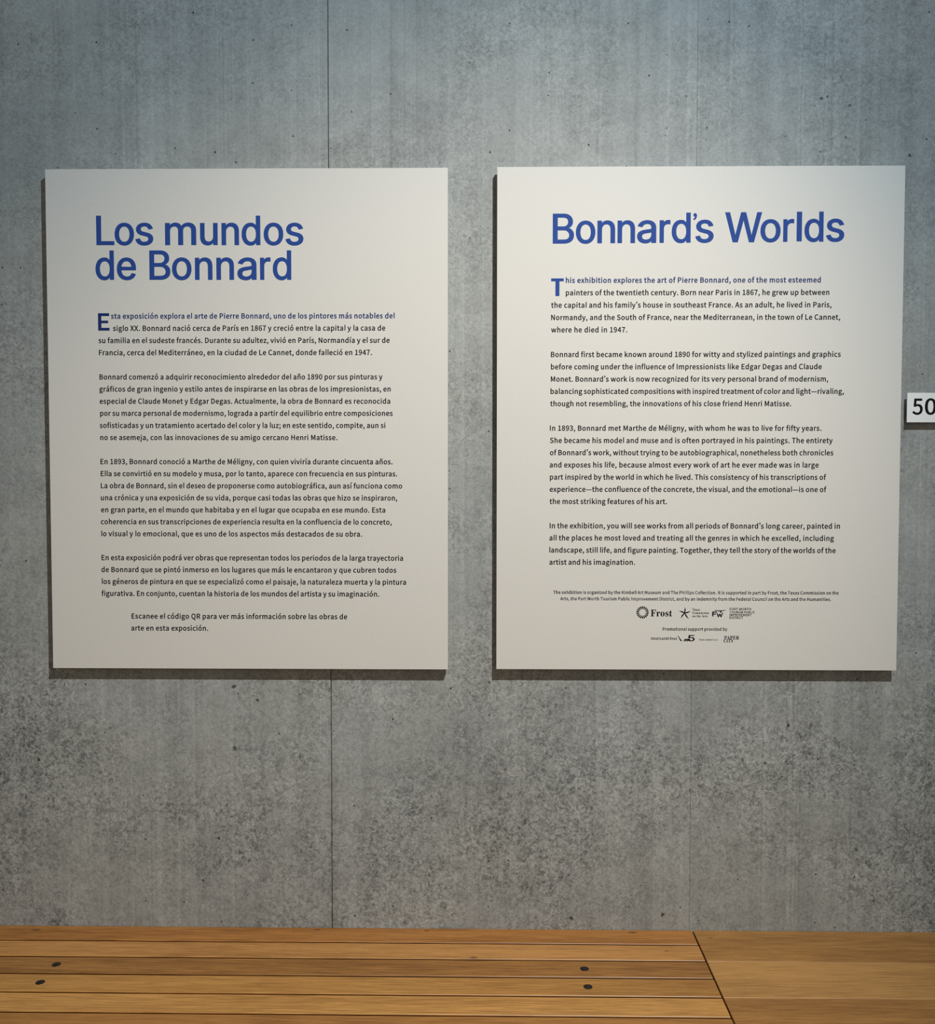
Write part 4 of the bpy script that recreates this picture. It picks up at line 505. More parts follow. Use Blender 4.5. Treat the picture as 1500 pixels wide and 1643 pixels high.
G_SERIF = {
' ': (364, []),
'A': (922, [[272, -6, 272, 43, 203, 51, 172, 70, 162, 101, 167, 138, 220, 270, 523, 270, 575, 135, 585, 96, 574, 68, 539, 50, 472, 43, 472, -6, 930, -6, 930, 43, 899, 47, 879, 58, 862, 75, 827, 138, 472, 976, 426, 978, 79, 118, 62, 88, 45, 67, 27, 54, 6, 46, -24, 43, -24, -6], [368, 656, 495, 341, 246, 341]]),
'C': (988, [[111, 215, 158, 144, 215, 85, 283, 36, 360, 0, 444, -21, 535, -28, 694, -5, 828, 65, 941, 185, 893, 230, 844, 174, 796, 132, 744, 98, 689, 74, 635, 60, 580, 55, 428, 101, 337, 239, 306, 472, 334, 721, 417, 869, 554, 918, 619, 910, 681, 885, 739, 844, 791, 789, 834, 721, 871, 637, 916, 637, 916, 977, 870, 977, 855, 939, 836, 920, 808, 914, 782, 918, 685, 953, 609, 971, 541, 977, 449, 969, 364, 948, 286, 912, 217, 864, 159, 805, 112, 735, 77, 656, 56, 570, 49, 476, 56, 382, 76, 295]]),
'E': (934, [[844, -6, 904, 304, 853, 304, 827, 245, 799, 199, 769, 160, 734, 129, 695, 105, 651, 86, 602, 74, 545, 66, 480, 63, 445, 65, 420, 70, 404, 78, 395, 90, 389, 111, 387, 140, 387, 457, 431, 456, 468, 449, 500, 439, 525, 424, 547, 403, 564, 375, 577, 341, 587, 297, 594, 240, 640, 240, 640, 726, 596, 726, 581, 655, 561, 603, 536, 565, 503, 539, 459, 524, 387, 519, 387, 809, 390, 853, 394, 867, 399, 876, 407, 883, 418, 887, 456, 891, 575, 886, 650, 870, 706, 842, 747, 801, 777, 743, 795, 661, 838, 661, 838, 956, 28, 956, 28, 909, 74, 906, 104, 897, 125, 883, 139, 860, 148, 822, 151, 769, 151, 163, 148, 119, 139, 87, 126, 66, 105, 52, 73, 44, 23, 41, 23, -6]]),
'F': (855, [[541, -6, 541, 42, 464, 49, 439, 55, 420, 64, 406, 76, 397, 91, 387, 138, 386, 168, 386, 460, 451, 455, 497, 440, 531, 414, 556, 375, 575, 319, 589, 240, 636, 240, 636, 729, 587, 729, 574, 657, 555, 606, 529, 568, 496, 542, 451, 527, 386, 522, 386, 830, 389, 865, 392, 875, 406, 886, 454, 893, 544, 891, 599, 883, 644, 871, 681, 854, 712, 830, 736, 801, 755, 764, 770, 719, 782, 661, 827, 661, 827, 956, 23, 956, 23, 909, 71, 902, 102, 892, 124, 878, 138, 857, 146, 825, 149, 781, 149, 175, 147, 130, 139, 96, 126, 74, 105, 59, 74, 48, 26, 42, 26, -6]]),
'I': (555, [[519, -6, 519, 42, 480, 47, 432, 60, 416, 69, 404, 81, 396, 95, 391, 112, 387, 161, 387, 806, 390, 844, 398, 870, 412, 887, 434, 897, 466, 905, 516, 909, 516, 956, 22, 956, 22, 909, 73, 905, 107, 897, 128, 887, 140, 870, 148, 844, 151, 807, 151, 157, 148, 119, 138, 91, 123, 72, 101, 59, 69, 49, 22, 42, 22, -6]]),
'P': (883, [[510, -6, 510, 42, 461, 47, 430, 56, 409, 70, 396, 91, 388, 124, 386, 168, 386, 423, 504, 423, 611, 431, 699, 455, 769, 496, 819, 551, 849, 616, 859, 692, 854, 744, 840, 791, 817, 833, 786, 869, 748, 899, 703, 923, 640, 941, 554, 952, 445, 956, 28, 956, 28, 909, 74, 903, 105, 894, 125, 879, 138, 859, 147, 829, 149, 790, 149, 168, 147, 124, 139, 91, 126, 70, 106, 56, 74, 47, 26, 42, 26, -6], [386, 830, 387, 852, 392, 869, 399, 879, 410, 887, 427, 892, 451, 893, 502, 888, 541, 871, 569, 844, 588, 804, 599, 752, 603, 686, 599, 620, 585, 568, 562, 531, 528, 506, 481, 490, 420, 485, 386, 485]]),
'R': (998, [[510, -6, 510, 42, 461, 47, 430, 56, 409, 70, 396, 91, 388, 124, 386, 168, 386, 437, 417, 437, 703, -6, 1007, -6, 1007, 42, 977, 44, 960, 49, 947, 58, 921, 87, 666, 464, 779, 513, 852, 592, 876, 697, 864, 778, 828, 843, 769, 893, 687, 928, 581, 949, 453, 956, 28, 956, 28, 909, 74, 903, 105, 894, 125, 879, 138, 859, 147, 829, 149, 790, 149, 168, 147, 124, 139, 91, 126, 70, 106, 56, 74, 47, 26, 42, 26, -6], [386, 804, 387, 838, 392, 862, 400, 877, 413, 886, 436, 891, 467, 893, 556, 872, 609, 808, 627, 700, 622, 634, 605, 582, 579, 543, 541, 516, 489, 499, 424, 493, 386, 493]]),
'T': (894, [[689, -6, 689, 42, 637, 45, 603, 54, 581, 67, 567, 89, 558, 122, 555, 168, 555, 897, 560, 897, 692, 871, 776, 792, 816, 655, 862, 655, 862, 956, 16, 956, 16, 656, 65, 656, 79, 732, 104, 790, 140, 837, 187, 870, 244, 891, 319, 897, 319, 168, 316, 124, 307, 91, 292, 69, 269, 54, 236, 45, 186, 42, 186, -6]]),
'Y': (900, [[689, -6, 689, 42, 641, 47, 609, 56, 588, 70, 576, 91, 568, 124, 565, 168, 565, 423, 822, 840, 857, 881, 875, 894, 895, 902, 922, 908, 922, 956, 609, 956, 609, 908, 678, 900, 710, 881, 721, 850, 717, 827, 707, 799, 689, 766, 519, 482, 347, 819, 333, 855, 331, 868, 333, 879, 339, 888, 350, 896, 385, 906, 437, 907, 437, 956, -34, 956, -34, 908, 0, 902, 26, 890, 46, 873, 67, 844, 329, 371, 329, 168, 326, 124, 318, 91, 305, 70, 285, 56, 254, 47, 205, 42, 205, -6]]),
'a': (729, [[55, 52, 80, 19, 113, -5, 152, -19, 199, -24, 279, -14, 354, 17, 414, 63, 429, 17, 469, -16, 531, -27, 589, -18, 642, 9, 694, 56, 670, 95, 653, 84, 634, 78, 623, 81, 621, 85, 617, 131, 617, 439, 610, 510, 589, 569, 553, 614, 500, 645, 429, 664, 338, 670, 286, 667, 238, 660, 195, 647, 157, 630, 125, 609, 98, 585, 79, 557, 67, 526, 63, 493, 65, 465, 74, 440, 89, 419, 109, 404, 133, 395, 161, 392, 188, 394, 212, 403, 233, 416, 249, 435, 259, 457, 262, 482, 260, 500, 253, 519, 231, 554, 224, 572, 232, 592, 259, 605, 308, 610, 341, 607, 366, 599, 385, 585, 398, 565, 406, 537, 409, 503, 409, 401, 296, 366, 201, 328, 129, 289, 78, 244, 46, 192, 36, 132, 41, 89], [253, 175, 271, 254, 325, 311, 409, 344, 409, 134, 377, 102, 360, 91, 328, 78, 316, 76, 281, 87, 260, 119]]),
'e': (639, [[99, 91, 133, 50, 173, 17, 218, -8, 267, -22, 321, -27, 429, -8, 522, 51, 602, 152, 563, 188, 514, 133, 467, 104, 416, 94, 325, 122, 270, 205, 251, 340, 596, 340, 588, 451, 564, 526, 523, 588, 469, 634, 404, 661, 328, 670, 274, 665, 224, 650, 178, 625, 137, 592, 102, 552, 73, 504, 52, 450, 39, 391, 35, 328, 39, 259, 51, 197, 72, 140], [259, 531, 288, 593, 337, 613, 363, 609, 383, 596, 397, 575, 407, 544, 412, 501, 414, 407, 249, 407]]),
'h': (806, [[381, -6, 381, 39, 353, 42, 336, 48, 326, 58, 320, 71, 316, 91, 314, 488, 347, 528, 383, 552, 423, 560, 446, 557, 462, 549, 472, 535, 479, 515, 484, 452, 484, 117, 478, 73, 460, 48, 431, 40, 416, 40, 416, -6, 764, -6, 764, 39, 735, 42, 718, 49, 708, 58, 701, 71, 697, 91, 695, 442, 675, 567, 612, 644, 507, 670, 429, 658, 361, 621, 311, 564, 314, 956, 33, 956, 33, 912, 63, 908, 80, 901, 90, 891, 97, 877, 102, 858, 103, 116, 102, 90, 97, 71, 89, 57, 78, 48, 61, 42, 32, 39, 32, -6]]),
'i': (425, [[113, 804, 131, 781, 154, 763, 180, 752, 210, 749, 239, 752, 265, 763, 289, 781, 307, 804, 318, 830, 321, 860, 318, 890, 307, 916, 289, 940, 266, 958, 240, 969, 210, 972, 180, 969, 154, 958, 131, 940, 113, 916, 103, 890, 99, 860, 103, 830], [381, -6, 381, 39, 353, 43, 337, 49, 327, 58, 321, 71, 317, 91, 316, 653, 38, 653, 36, 607, 66, 603, 83, 598, 92, 590, 98, 577, 102, 555, 103, 116, 102, 90, 97, 70, 90, 57, 79, 49, 61, 43, 32, 39, 32, -6]]),
'm': (1167, [[376, -6, 376, 39, 348, 43, 333, 50, 323, 59, 317, 72, 313, 91, 311, 488, 342, 528, 377, 552, 416, 560, 439, 557, 455, 548, 465, 534, 472, 514, 477, 452, 477, 117, 471, 72, 464, 58, 454, 49, 438, 42, 410, 39, 410, -6, 748, -6, 748, 39, 721, 42, 705, 49, 695, 58, 688, 72, 684, 91, 682, 492, 715, 530, 750, 552, 787, 560, 810, 557, 826, 549, 836, 535, 843, 515, 848, 452, 848, 117, 842, 72, 835, 58, 825, 49, 809, 42, 781, 39, 781, -6, 1124, -6, 1124, 39, 1095, 42, 1079, 48, 1069, 58, 1062, 71, 1058, 91, 1056, 442, 1036, 567, 974, 644, 871, 670, 792, 656, 723, 616, 669, 555, 640, 615, 579, 656, 494, 670, 423, 657, 358, 619, 308, 560, 311, 653, 33, 653, 33, 608, 63, 605, 80, 598, 90, 588, 97, 574, 102, 554, 103, 116, 102, 90, 97, 71, 89, 57, 78, 48, 61, 42, 32, 39, 32, -6]]),
'n': (806, [[381, -6, 381, 39, 353, 42, 336, 48, 326, 58, 320, 71, 316, 91, 314, 488, 347, 528, 383, 552, 423, 560, 446, 557, 462, 549, 472, 535, 479, 515, 484, 452, 484, 117, 478, 73, 460, 48, 431, 40, 416, 40, 416, -6, 764, -6, 764, 39, 735, 42, 718, 49, 708, 58, 701, 71, 695, 117, 695, 442, 675, 567, 612, 644, 507, 670, 429, 658, 361, 621, 311, 566, 314, 653, 33, 653, 33, 608, 63, 605, 80, 598, 90, 588, 97, 574, 102, 554, 103, 116, 102, 90, 97, 71, 89, 57, 78, 48, 61, 42, 32, 39, 32, -6]]),
'o': (714, [[73, 144, 103, 95, 141, 53, 185, 19, 236, -7, 291, -22, 352, -27, 411, -22, 465, -7, 515, 17, 559, 51, 596, 92, 627, 140, 649, 195, 663, 255, 667, 321, 663, 387, 649, 448, 627, 503, 596, 551, 559, 592, 514, 626, 464, 650, 410, 665, 350, 670, 291, 665, 236, 650, 185, 625, 141, 591, 103, 550, 73, 501, 51, 445, 38, 385, 33, 321, 38, 258, 51, 198], [260, 134, 250, 265, 252, 430, 260, 510, 273, 562, 292, 593, 317, 611, 352, 617, 383, 611, 408, 593, 427, 562, 441, 510, 449, 430, 452, 321, 450, 213, 443, 134, 430, 84, 410, 54, 385, 36, 352, 30, 318, 36, 292, 54, 273, 84]]),
'r': (611, [[418, -6, 418, 39, 377, 43, 351, 49, 335, 57, 325, 70, 319, 89, 317, 116, 317, 400, 320, 440, 328, 473, 343, 500, 360, 520, 377, 532, 394, 536, 406, 534, 417, 528, 447, 489, 474, 466, 493, 460, 517, 458, 543, 461, 565, 470, 584, 485, 598, 504, 607, 528, 610, 555, 606, 587, 596, 614, 579, 638, 554, 656, 523, 666, 486, 670, 453, 666, 420, 653, 387, 633, 354, 605, 325, 570, 306, 532, 310, 653, 38, 653, 36, 607, 66, 604, 82, 598, 92, 591, 98, 578, 102, 556, 103, 116, 102, 90, 97, 70, 90, 57, 79, 49, 61, 43, 32, 39, 32, -6]]),
's': (613, [[110, -24, 122, -2, 135, 9, 153, 12, 170, 10, 229, -12, 274, -23, 315, -27, 379, -20, 433, 0, 480, 33, 515, 79, 536, 134, 542, 197, 539, 245, 527, 285, 508, 319, 481, 349, 446, 376, 282, 461, 261, 475, 245, 489, 233, 504, 227, 521, 225, 541, 227, 560, 234, 577, 246, 591, 263, 603, 285, 609, 311, 612, 345, 607, 376, 595, 406, 573, 432, 544, 453, 506, 472, 456, 514, 456, 514, 671, 477, 671, 466, 653, 456, 645, 444, 642, 347, 665, 310, 671, 230, 665, 176, 644, 131, 611, 98, 567, 78, 516, 71, 459, 75, 419, 88, 383, 109, 349, 138, 319, 175, 291, 322, 213, 363, 186, 387, 156, 394, 122, 392, 97, 383, 77, 369, 60, 349, 47, 323, 39, 293, 37, 255, 42, 219, 58, 185, 85, 156, 122, 133, 168, 115, 226, 68, 226, 68, -24]]),
't': (488, [[133, 18, 164, -7, 206, -21, 258, -26, 346, -8, 417, 46, 472, 140, 428, 164, 403, 120, 378, 97, 350, 90, 335, 92, 325, 98, 317, 109, 312, 124, 307, 171, 307, 575, 439, 575, 439, 653, 307, 653, 307, 890, 266, 890, 242, 853, 179, 774, 36, 627, 36, 575, 95, 575, 95, 148, 99, 95, 111, 52]]),
'x': (677, [[251, -6, 251, 36, 206, 41, 188, 53, 183, 72, 185, 85, 193, 103, 287, 228, 370, 97, 378, 78, 380, 63, 379, 57, 368, 46, 357, 42, 318, 39, 318, -6, 671, -6, 671, 37, 643, 44, 621, 67, 421, 383, 534, 526, 573, 568, 612, 597, 654, 614, 654, 653, 413, 653, 413, 608, 442, 606, 470, 600, 481, 589, 483, 581, 481, 569, 474, 555, 383, 439, 316, 545, 299, 584, 304, 596, 321, 604, 358, 608, 358, 653, 2, 653, 2, 608, 34, 598, 60, 578, 85, 546, 249, 285, 124, 122, 87, 81, 48, 53, 4, 35, 4, -6]]),
}
G_SIGN = {
'0': (809, [[92, 178, 130, 101, 179, 41, 237, -3, 305, -29, 379, -38, 454, -29, 521, -3, 579, 41, 628, 101, 666, 178, 694, 270, 711, 379, 716, 503, 711, 627, 694, 734, 666, 826, 628, 901, 579, 961, 521, 1004, 453, 1029, 379, 1038, 305, 1029, 237, 1004, 179, 961, 130, 901, 92, 826, 65, 734, 48, 627, 42, 503, 48, 379, 65, 270], [244, 247, 228, 317, 218, 403, 214, 503, 218, 604, 228, 688, 244, 757, 265, 812, 289, 852, 317, 879, 346, 894, 379, 899, 412, 894, 442, 879, 469, 852, 494, 812, 515, 757, 531, 688, 541, 604, 544, 503, 541, 403, 531, 317, 515, 247, 494, 192, 469, 152, 442, 124, 412, 109, 379, 103, 346, 109, 317, 124, 289, 152, 265, 192]]),
'5': (809, [[1, 112, 78, 49, 152, 5, 197, -12, 245, -26, 299, -35, 358, -38, 424, -32, 489, -14, 549, 16, 602, 57, 647, 109, 681, 171, 703, 243, 711, 325, 704, 405, 685, 475, 655, 534, 614, 582, 565, 618, 509, 644, 448, 659, 384, 664, 337, 661, 276, 647, 263, 637, 283, 874, 662, 874, 662, 1020, 126, 1020, 90, 523, 184, 468, 237, 499, 273, 516, 310, 526, 328, 529, 391, 526, 426, 516, 457, 499, 482, 476, 503, 447, 519, 411, 528, 370, 532, 322, 528, 273, 517, 230, 500, 194, 477, 163, 450, 139, 418, 121, 383, 110, 345, 106, 307, 108, 272, 115, 241, 124, 185, 153, 162, 171, 96, 226]]),
}

def winding(x, y, loops):
    w = 0
    for P in loops:
        for i in range(len(P)):
            a, b = P[i - 1], P[i]
            if (a[1] > y) != (b[1] > y) and (b[0] - a[0]) * (y - a[1]) / (b[1] - a[1]) + a[0] > x:
                w += 1 if b[1] > a[1] else -1
    return w

def triangulate(loops):
    V = []; E = []
    for P in loops:
        b = len(V); k = len(P)
        V += [Vector(p) for p in P]; E += [(b + i, b + (i + 1) % k) for i in range(k)]
    r = delaunay_2d_cdt(V, E, [], 0, 1e-5)
    F = []
    for f in r[2]:
        c = sum((r[0][i] for i in f), Vector((0, 0))) / len(f)
        if winding(c.x, c.y, loops) > 0: F.append(tuple(f))
    return [(v.x, v.y) for v in r[0]], F

def load_font(src):
    g = {}
    for ch, (adv, outlines) in src.items():
        loops = [[(q[i] / 1000.0, q[i + 1] / 1000.0) for i in range(0, len(q), 2)] for q in outlines]
        vf = triangulate(loops) if loops else ([], [])
        xs = [v[0] for v in vf[0]]
        g[ch] = (adv / 1000.0, vf[0], vf[1], min(xs) if xs else 0, max(xs) if xs else 0)
    return g
FONT = {'body': load_font(G_BODY), 'bold': load_font(G_BOLD), 'title': load_font(G_TITLE), 'serif': load_font(G_SERIF), 'sign': load_font(G_SIGN)}

class Print:
    """ink printed on a plate: flat faces in the plate's own plane (x right, z up), metres"""
    def __init__(self, y): self.v = []; self.f = []; self.y = y
    def glyph(self, c, font, x0, x1, yb, cap, y1=None):
        """one letter fitted to its own ink edges; y1 gives the ink bottom when it does not sit on the baseline"""
        adv, V, F, a, b_ = FONT[font][c]
        ys = [v[1] for v in V]
        b = len(self.v); s = (x1 - x0) / (b_ - a)
        for vx, vy in V:
            z = yb + vy * cap if y1 is None else y1 + (vy - min(ys)) / (max(ys) - min(ys)) * (yb - y1)
            self.v.append(((x0 + (vx - a) * s) / 1000, self.y, z / 1000))
        self.f += [tuple(b + i for i in q) for q in F]
    def poly(self, loops):
        area = sum(loops[0][i - 1][0] * p[1] - p[0] * loops[0][i - 1][1] for i, p in enumerate(loops[0]))
        if area < 0: loops = [l[::-1] for l in loops]
        V, F = triangulate(loops)
        b = len(self.v)
        self.v += [(x / 1000, self.y, z / 1000) for x, z in V]; self.f += [tuple(b + i for i in t) for t in F]
    def line(self, txt, font, x0, x1, yb, cap, xs=None, yb1=None, squeeze=None):
        """one line of type from ink edge x0 to ink edge x1 (mm) on baseline yb"""
        g = FONT[font]
        ink = -g[txt[0]][3] - (g[txt[-1]][0] - g[txt[-1]][4])
        tot = sum(g[c][0] for c in txt) + ink
        nsp = txt.count(' ')
        if cap is None: cap = 1.08 * (x1 - x0) / tot; xs = 1 / 1.08
        if xs is None:                          # width by letterfit: scale everything
            s = (x1 - x0) / tot; track = 0.0; sp = 0.0
        else:                                   # fixed letter width, rest into tracking and word spaces
            s = cap * xs
            rest = (x1 - x0) - tot * s
            share = .4 if nsp else 0.0
            sp = rest * share / nsp if nsp else 0.0
            track = rest * (1 - share) / max(1, len(txt) - 1)
        x = x0 - g[txt[0]][3] * s
        if squeeze: REPORT.append((txt[:14], round(tot * cap / (x1 - x0), 3)))
        for c in txt:
            adv, V, F, a, b_ = g[c]
            b = len(self.v)
            for (vx, vy) in V:
                X = x + vx * s
                yy = yb + (0 if yb1 is None else (yb1 - yb) * (X - x0) / (x1 - x0))
                self.v.append((X / 1000, self.y, (yy + vy * cap) / 1000))
            self.f += [tuple(b + i for i in t) for t in F]
            x += adv * s + track + (sp if c == ' ' else 0)
    def build(self, name, mat, parent, label=None):
        me = bpy.data.meshes.new(name)
        # ink faces look out of the wall (-Y)
        me.from_pydata(self.v, [], self.f)
        bm = bmesh.new(); bm.from_mesh(me)
        bmesh.ops.dissolve_degenerate(bm, dist=1e-7, edges=bm.edges)
        for f in bm.faces:
            if f.normal.y > 0: f.normal_flip()
        bm.to_mesh(me); bm.free()
        return obj(name, me, mat, parent, label)
REPORT = []

# ------------------------------------------------------------------ panels
PW, PH = 1.016, 1.26621
def panel(x, top, label):
    root = empty('text_panel', (x, 0, EYE + top), label, 'wall text panel')
    bm = box_bm(0, PW, -.030, -.014, -PH, 0, .0006, 2)
    obj('board', bm_mesh(bm, 'board'), MAT_PANEL, root)
    bm = bmesh.new()
    for a, b, c, d in ((.15, PW - .15, -.20, -.15), (.15, PW - .15, -PH + .15, -PH + .20), (.15, .20, -PH + .2, -.2), (PW - .2, PW - .15, -PH + .2, -.2)):
        add_box(bm, a, b, -.0139, -.0003, c, d)
    obj('mounting_rail', bm_mesh(bm, 'mounting_rail'), MAT_EDGE, root)
    return root
INK_Y = -.0303
CAPB = 12.75

left = panel(-1.12469, .79389, 'off-white wall panel with two-line blue heading in Spanish and a blue E, left one')
t = Print(INK_Y)
for c, x0, x1, yb in [('L', 128.0, 173.6, -189.0), ('o', 174.5, 223.6, -189.1), ('s', 226.8, 272.3, -189.2), ('m', 302.3, 381.3, -189.4), ('u', 391.1, 435.6, -189.6), ('n', 445.4, 489.6, -189.8), ('d', 496.2, 543.5, -189.9), ('o', 552.0, 601.5, -190.0), ('s', 606.8, 652.2, -190.2), ('d', 124.8, 171.7, -275.8), ('e', 179.0, 227.8, -275.9), ('B', 261.7, 314.9, -276.0), ('o', 319.0, 368.4, -276.1), ('n', 377.2, 421.5, -276.3), ('n', 431.6, 476.2, -276.4), ('a', 484.7, 533.3, -276.5), ('r', 542.2, 568.7, -276.6), ('d', 574.4, 621.1, -276.6)]:
    t.glyph(c, 'title', x0, x1, yb, 71.6)
t.build('title', MAT_BLUE, left, 'large blue two-line heading')
t = Print(INK_Y)
t.poly([[(129.4, -404.3), (158.2, -404.3), (158.2, -397.4), (137.6, -397.4), (137.6, -385.6), (155.0, -385.6), (155.0, -379.2), (137.6, -379.2), (137.6, -367.6), (157.8, -367.6), (157.8, -360.6), (129.4, -360.6)]])
t.build('drop_cap', MAT_NAVY, left, 'tall dark blue initial E')
LL = [
    ('sta exposición explora el arte de Pierre Bonnard, uno de los pintores más notables del', 162.1, 881.6, 0),
    ('siglo XX. Bonnard nació cerca de París en 1867 y creció entre la capital y la casa de', 166.8, 858.0, 1),
    ('su familia en el sudeste francés. Durante su adultez, vivió en París, Normandía y el sur de', 129.5, 869.0, 2),
    ('Francia, cerca del Mediterráneo, en la ciudad de Le Cannet, donde falleció en 1947.', 130.3, 824.1, 3),
    ('Bonnard comenzó a adquirir reconocimiento alrededor del año 1890 por sus pinturas y', 130.8, 850.7, 5),
    ('gráficos de gran ingenio y estilo antes de inspirarse en las obras de los impresionistas, en', 130.1, 871.2, 6),
    ('especial de Claude Monet y Edgar Degas. Actualmente, la obra de Bonnard es reconocida', 130.4, 870.0, 7),
    ('por su marca personal de modernismo, lograda a partir del equilibrio entre composiciones', 131.1, 876.2, 8),
    ('sofisticadas y un tratamiento acertado del color y la luz; en este sentido, compite, aun si', 129.5, 857.6, 9),
    ('no se asemeja, con las innovaciones de su amigo cercano Henri Matisse.', 130.7, 735.6, 10),
    ('En 1893, Bonnard conoció a Marthe de Méligny, con quien viviría durante cincuenta años.', 130.3, 875.6, 12),
    ('Ella se convirtió en su modelo y musa, por lo tanto, aparece con frecuencia en sus pinturas.', 130.5, 887.4, 13),
    ('La obra de Bonnard, sin el deseo de proponerse como autobiográfica, aun así funciona como', 130.3, 899.9, 14),
    ('una crónica y una exposición de su vida, porque casi todas las obras que hizo se inspiraron,', 129.9, 887.3, 15),
    ('en gran parte, en el mundo que habitaba y en el lugar que ocupaba en ese mundo. Esta', 130.0, 856.7, 16),
    ('coherencia en sus transcripciones de experiencia resulta en la confluencia de lo concreto,', 129.0, 873.0, 17),
    ('lo visual y lo emocional, que es uno de los aspectos más destacados de su obra.', 129.9, 797.3, 18),
    ('En esta exposición podrá ver obras que representan todos los periodos de la larga trayectoria', 129.6, 901.7, 20),
    ('de Bonnard que se pintó inmerso en los lugares que más le encantaron y que cubren todos', 128.5, 884.6, 21),
    ('los géneros de pintura en que se especializó como el paisaje, la naturaleza muerta y la pintura', 129.5, 909.1, 22),
    ('figurativa. En conjunto, cuentan la historia de los mundos del artista y su imaginación.', 128.3, 840.5, 23),
    ('Escanee el código QR para ver más información sobre las obras de', 204.8, 758.5, 24.9),
    ('arte en esta exposición.', 203.6, 401.4, 25.9),
]
RL = [
    ('his exhibition explores the art of Pierre Bonnard, one of the most esteemed', 172.9, 810.4, 0),
    ('painters of the twentieth century. Born near Paris in 1867, he grew up between', 173.0, 832.0, 1),
    ('the capital and his family’s house in southeast France. As an adult, he lived in Paris,', 136.4, 838.1, 2),
    ('Normandy, and the South of France, near the Mediterranean, in the town of Le Cannet,', 136.5, 860.2, 3),
    ('where he died in 1947.', 136.6, 327.7, 4),
    ('Bonnard first became known around 1890 for witty and stylized paintings and graphics', 136.2, 863.0, 6),
    ('before coming under the influence of Impressionists like Edgar Degas and Claude', 136.3, 816.0, 7),
    ('Monet. Bonnard’s work is now recognized for its very personal brand of modernism,', 136.3, 832.7, 8),
    ('balancing sophisticated compositions with inspired treatment of color and light—rivaling,', 135.6, 872.3, 9),
    ('though not resembling, the innovations of his close friend Henri Matisse.', 135.0, 741.0, 10),
    ('In 1893, Bonnard met Marthe de Méligny, with whom he was to live for fifty years.', 134.4, 817.4, 12),
    ('She became his model and muse and is often portrayed in his paintings. The entirety', 134.6, 846.3, 13),
    ('of Bonnard’s work, without trying to be autobiographical, nonetheless both chronicles', 134.7, 848.3, 14),
    ('and exposes his life, because almost every work of art he ever made was in large', 134.2, 812.0, 15),
    ('part inspired by the world in which he lived. This consistency of his transcriptions of', 134.9, 831.2, 16),
    ('experience—the confluence of the concrete, the visual, and the emotional—is one of', 134.4, 832.5, 17),
    ('the most striking features of his art.', 134.5, 431.1, 18),
    ('In the exhibition, you will see works from all periods of Bonnard’s long career, painted in', 134.8, 867.8, 20),
    ('all the places he most loved and treating all the genres in which he excelled, including', 134.1, 853.2, 21),
    ('landscape, still life, and figure painting. Together, they tell the story of the worlds of the', 134.2, 858.0, 22),
    ('artist and his imagination.', 134.3, 351.5, 23),
]
def lay(lines, root, a, b):
    t = Print(INK_Y); t.line(lines[0][0], 'bold', lines[0][1], lines[0][2], a, CAPB, XB, squeeze=1)
    t.build('lead_line', MAT_NAVY, root, 'opening line in heavier dark blue type')
    para = None; last = None
    for txt, x0, x1, slot in lines[1:]:
        if para is None or slot - last > 1.5:
            if para: para.build('paragraph', MAT_INK, root)
            para = Print(INK_Y)
        para.line(txt, 'body', x0, x1, a + b * slot, CAPB, XR, squeeze=1)
        last = slot
    para.build('paragraph', MAT_INK, root)
XR, XB = 0.95, 0.94
lay(LL[:-2], left, -374.2, -30.65)
t = Print(INK_Y)
for txt, x0, x1, slot in LL[-2:]: t.line(txt, 'body', x0, x1, -374.2 - 30.65 * slot, CAPB, XR, squeeze=1)
t.build('caption', MAT_INK, left)

rightp = panel(0.01505, .79543, 'off-white wall panel with one-line blue English heading, a blue T and sponsor logos, right one')
t = Print(INK_Y)
for c, x0, x1, yb in [('B', 139.6, 192.9, -189.5), ('o', 197.6, 246.3, -189.2), ('n', 251.4, 295.7, -188.9), ('n', 301.7, 345.6, -188.7), ('a', 350.8, 398.6, -188.4), ('r', 406.9, 433.8, -188.2), ('d', 437.2, 484.4, -188.0), ('’', 490.6, 500.0, -187.7), ('s', 496.1, 541.8, -187.7), ('W', 570.0, 662.3, -187.3), ('o', 658.4, 708.5, -186.9), ('r', 715.1, 742.2, -186.6), ('l', 748.6, 761.6, -186.4), ('d', 768.0, 815.3, -186.3), ('s', 821.8, 867.0, -186.1)]:
    if c == '’': t.glyph(c, 'title', x0, x1, yb + 72.0, 72.0, yb + 54.0)
    else: t.glyph(c, 'title', x0, x1, yb, 72.4)
t.build('title', MAT_BLUE, rightp, 'large blue one-line heading')
t = Print(INK_Y)
t.poly([[(136.2, -276.9), (136.2, -284.2), (147.0, -284.2), (147.0, -320.9), (157.0, -320.9), (157.0, -284.2), (167.7, -284.2), (167.7, -276.9)]])
t.build('drop_cap', MAT_BLUE, rightp, 'tall blue initial T')
lay(RL, rightp, -288.1, -30.86)
t = Print(INK_Y)
t.line("The exhibition is organized by the Kimbell Art Museum and The Phillips Collection. It is supported in part by Frost, the Texas Commission on the", 'body', 144.8, 867.1, -1072.5, None)
t.line("Arts, the Fort Worth Tourism Public Improvement District, and by an indemnity from the Federal Council on the Arts and the Humanities.", 'body', 162.5, 848.3, -1088.8, None)
t.build('credit_text', MAT_INK, rightp)
t = Print(INK_Y); t.line("Promotional support provided by", 'body', 423.3, 587.1, -1165.6, None); t.build('credit_heading', MAT_INK, rightp)

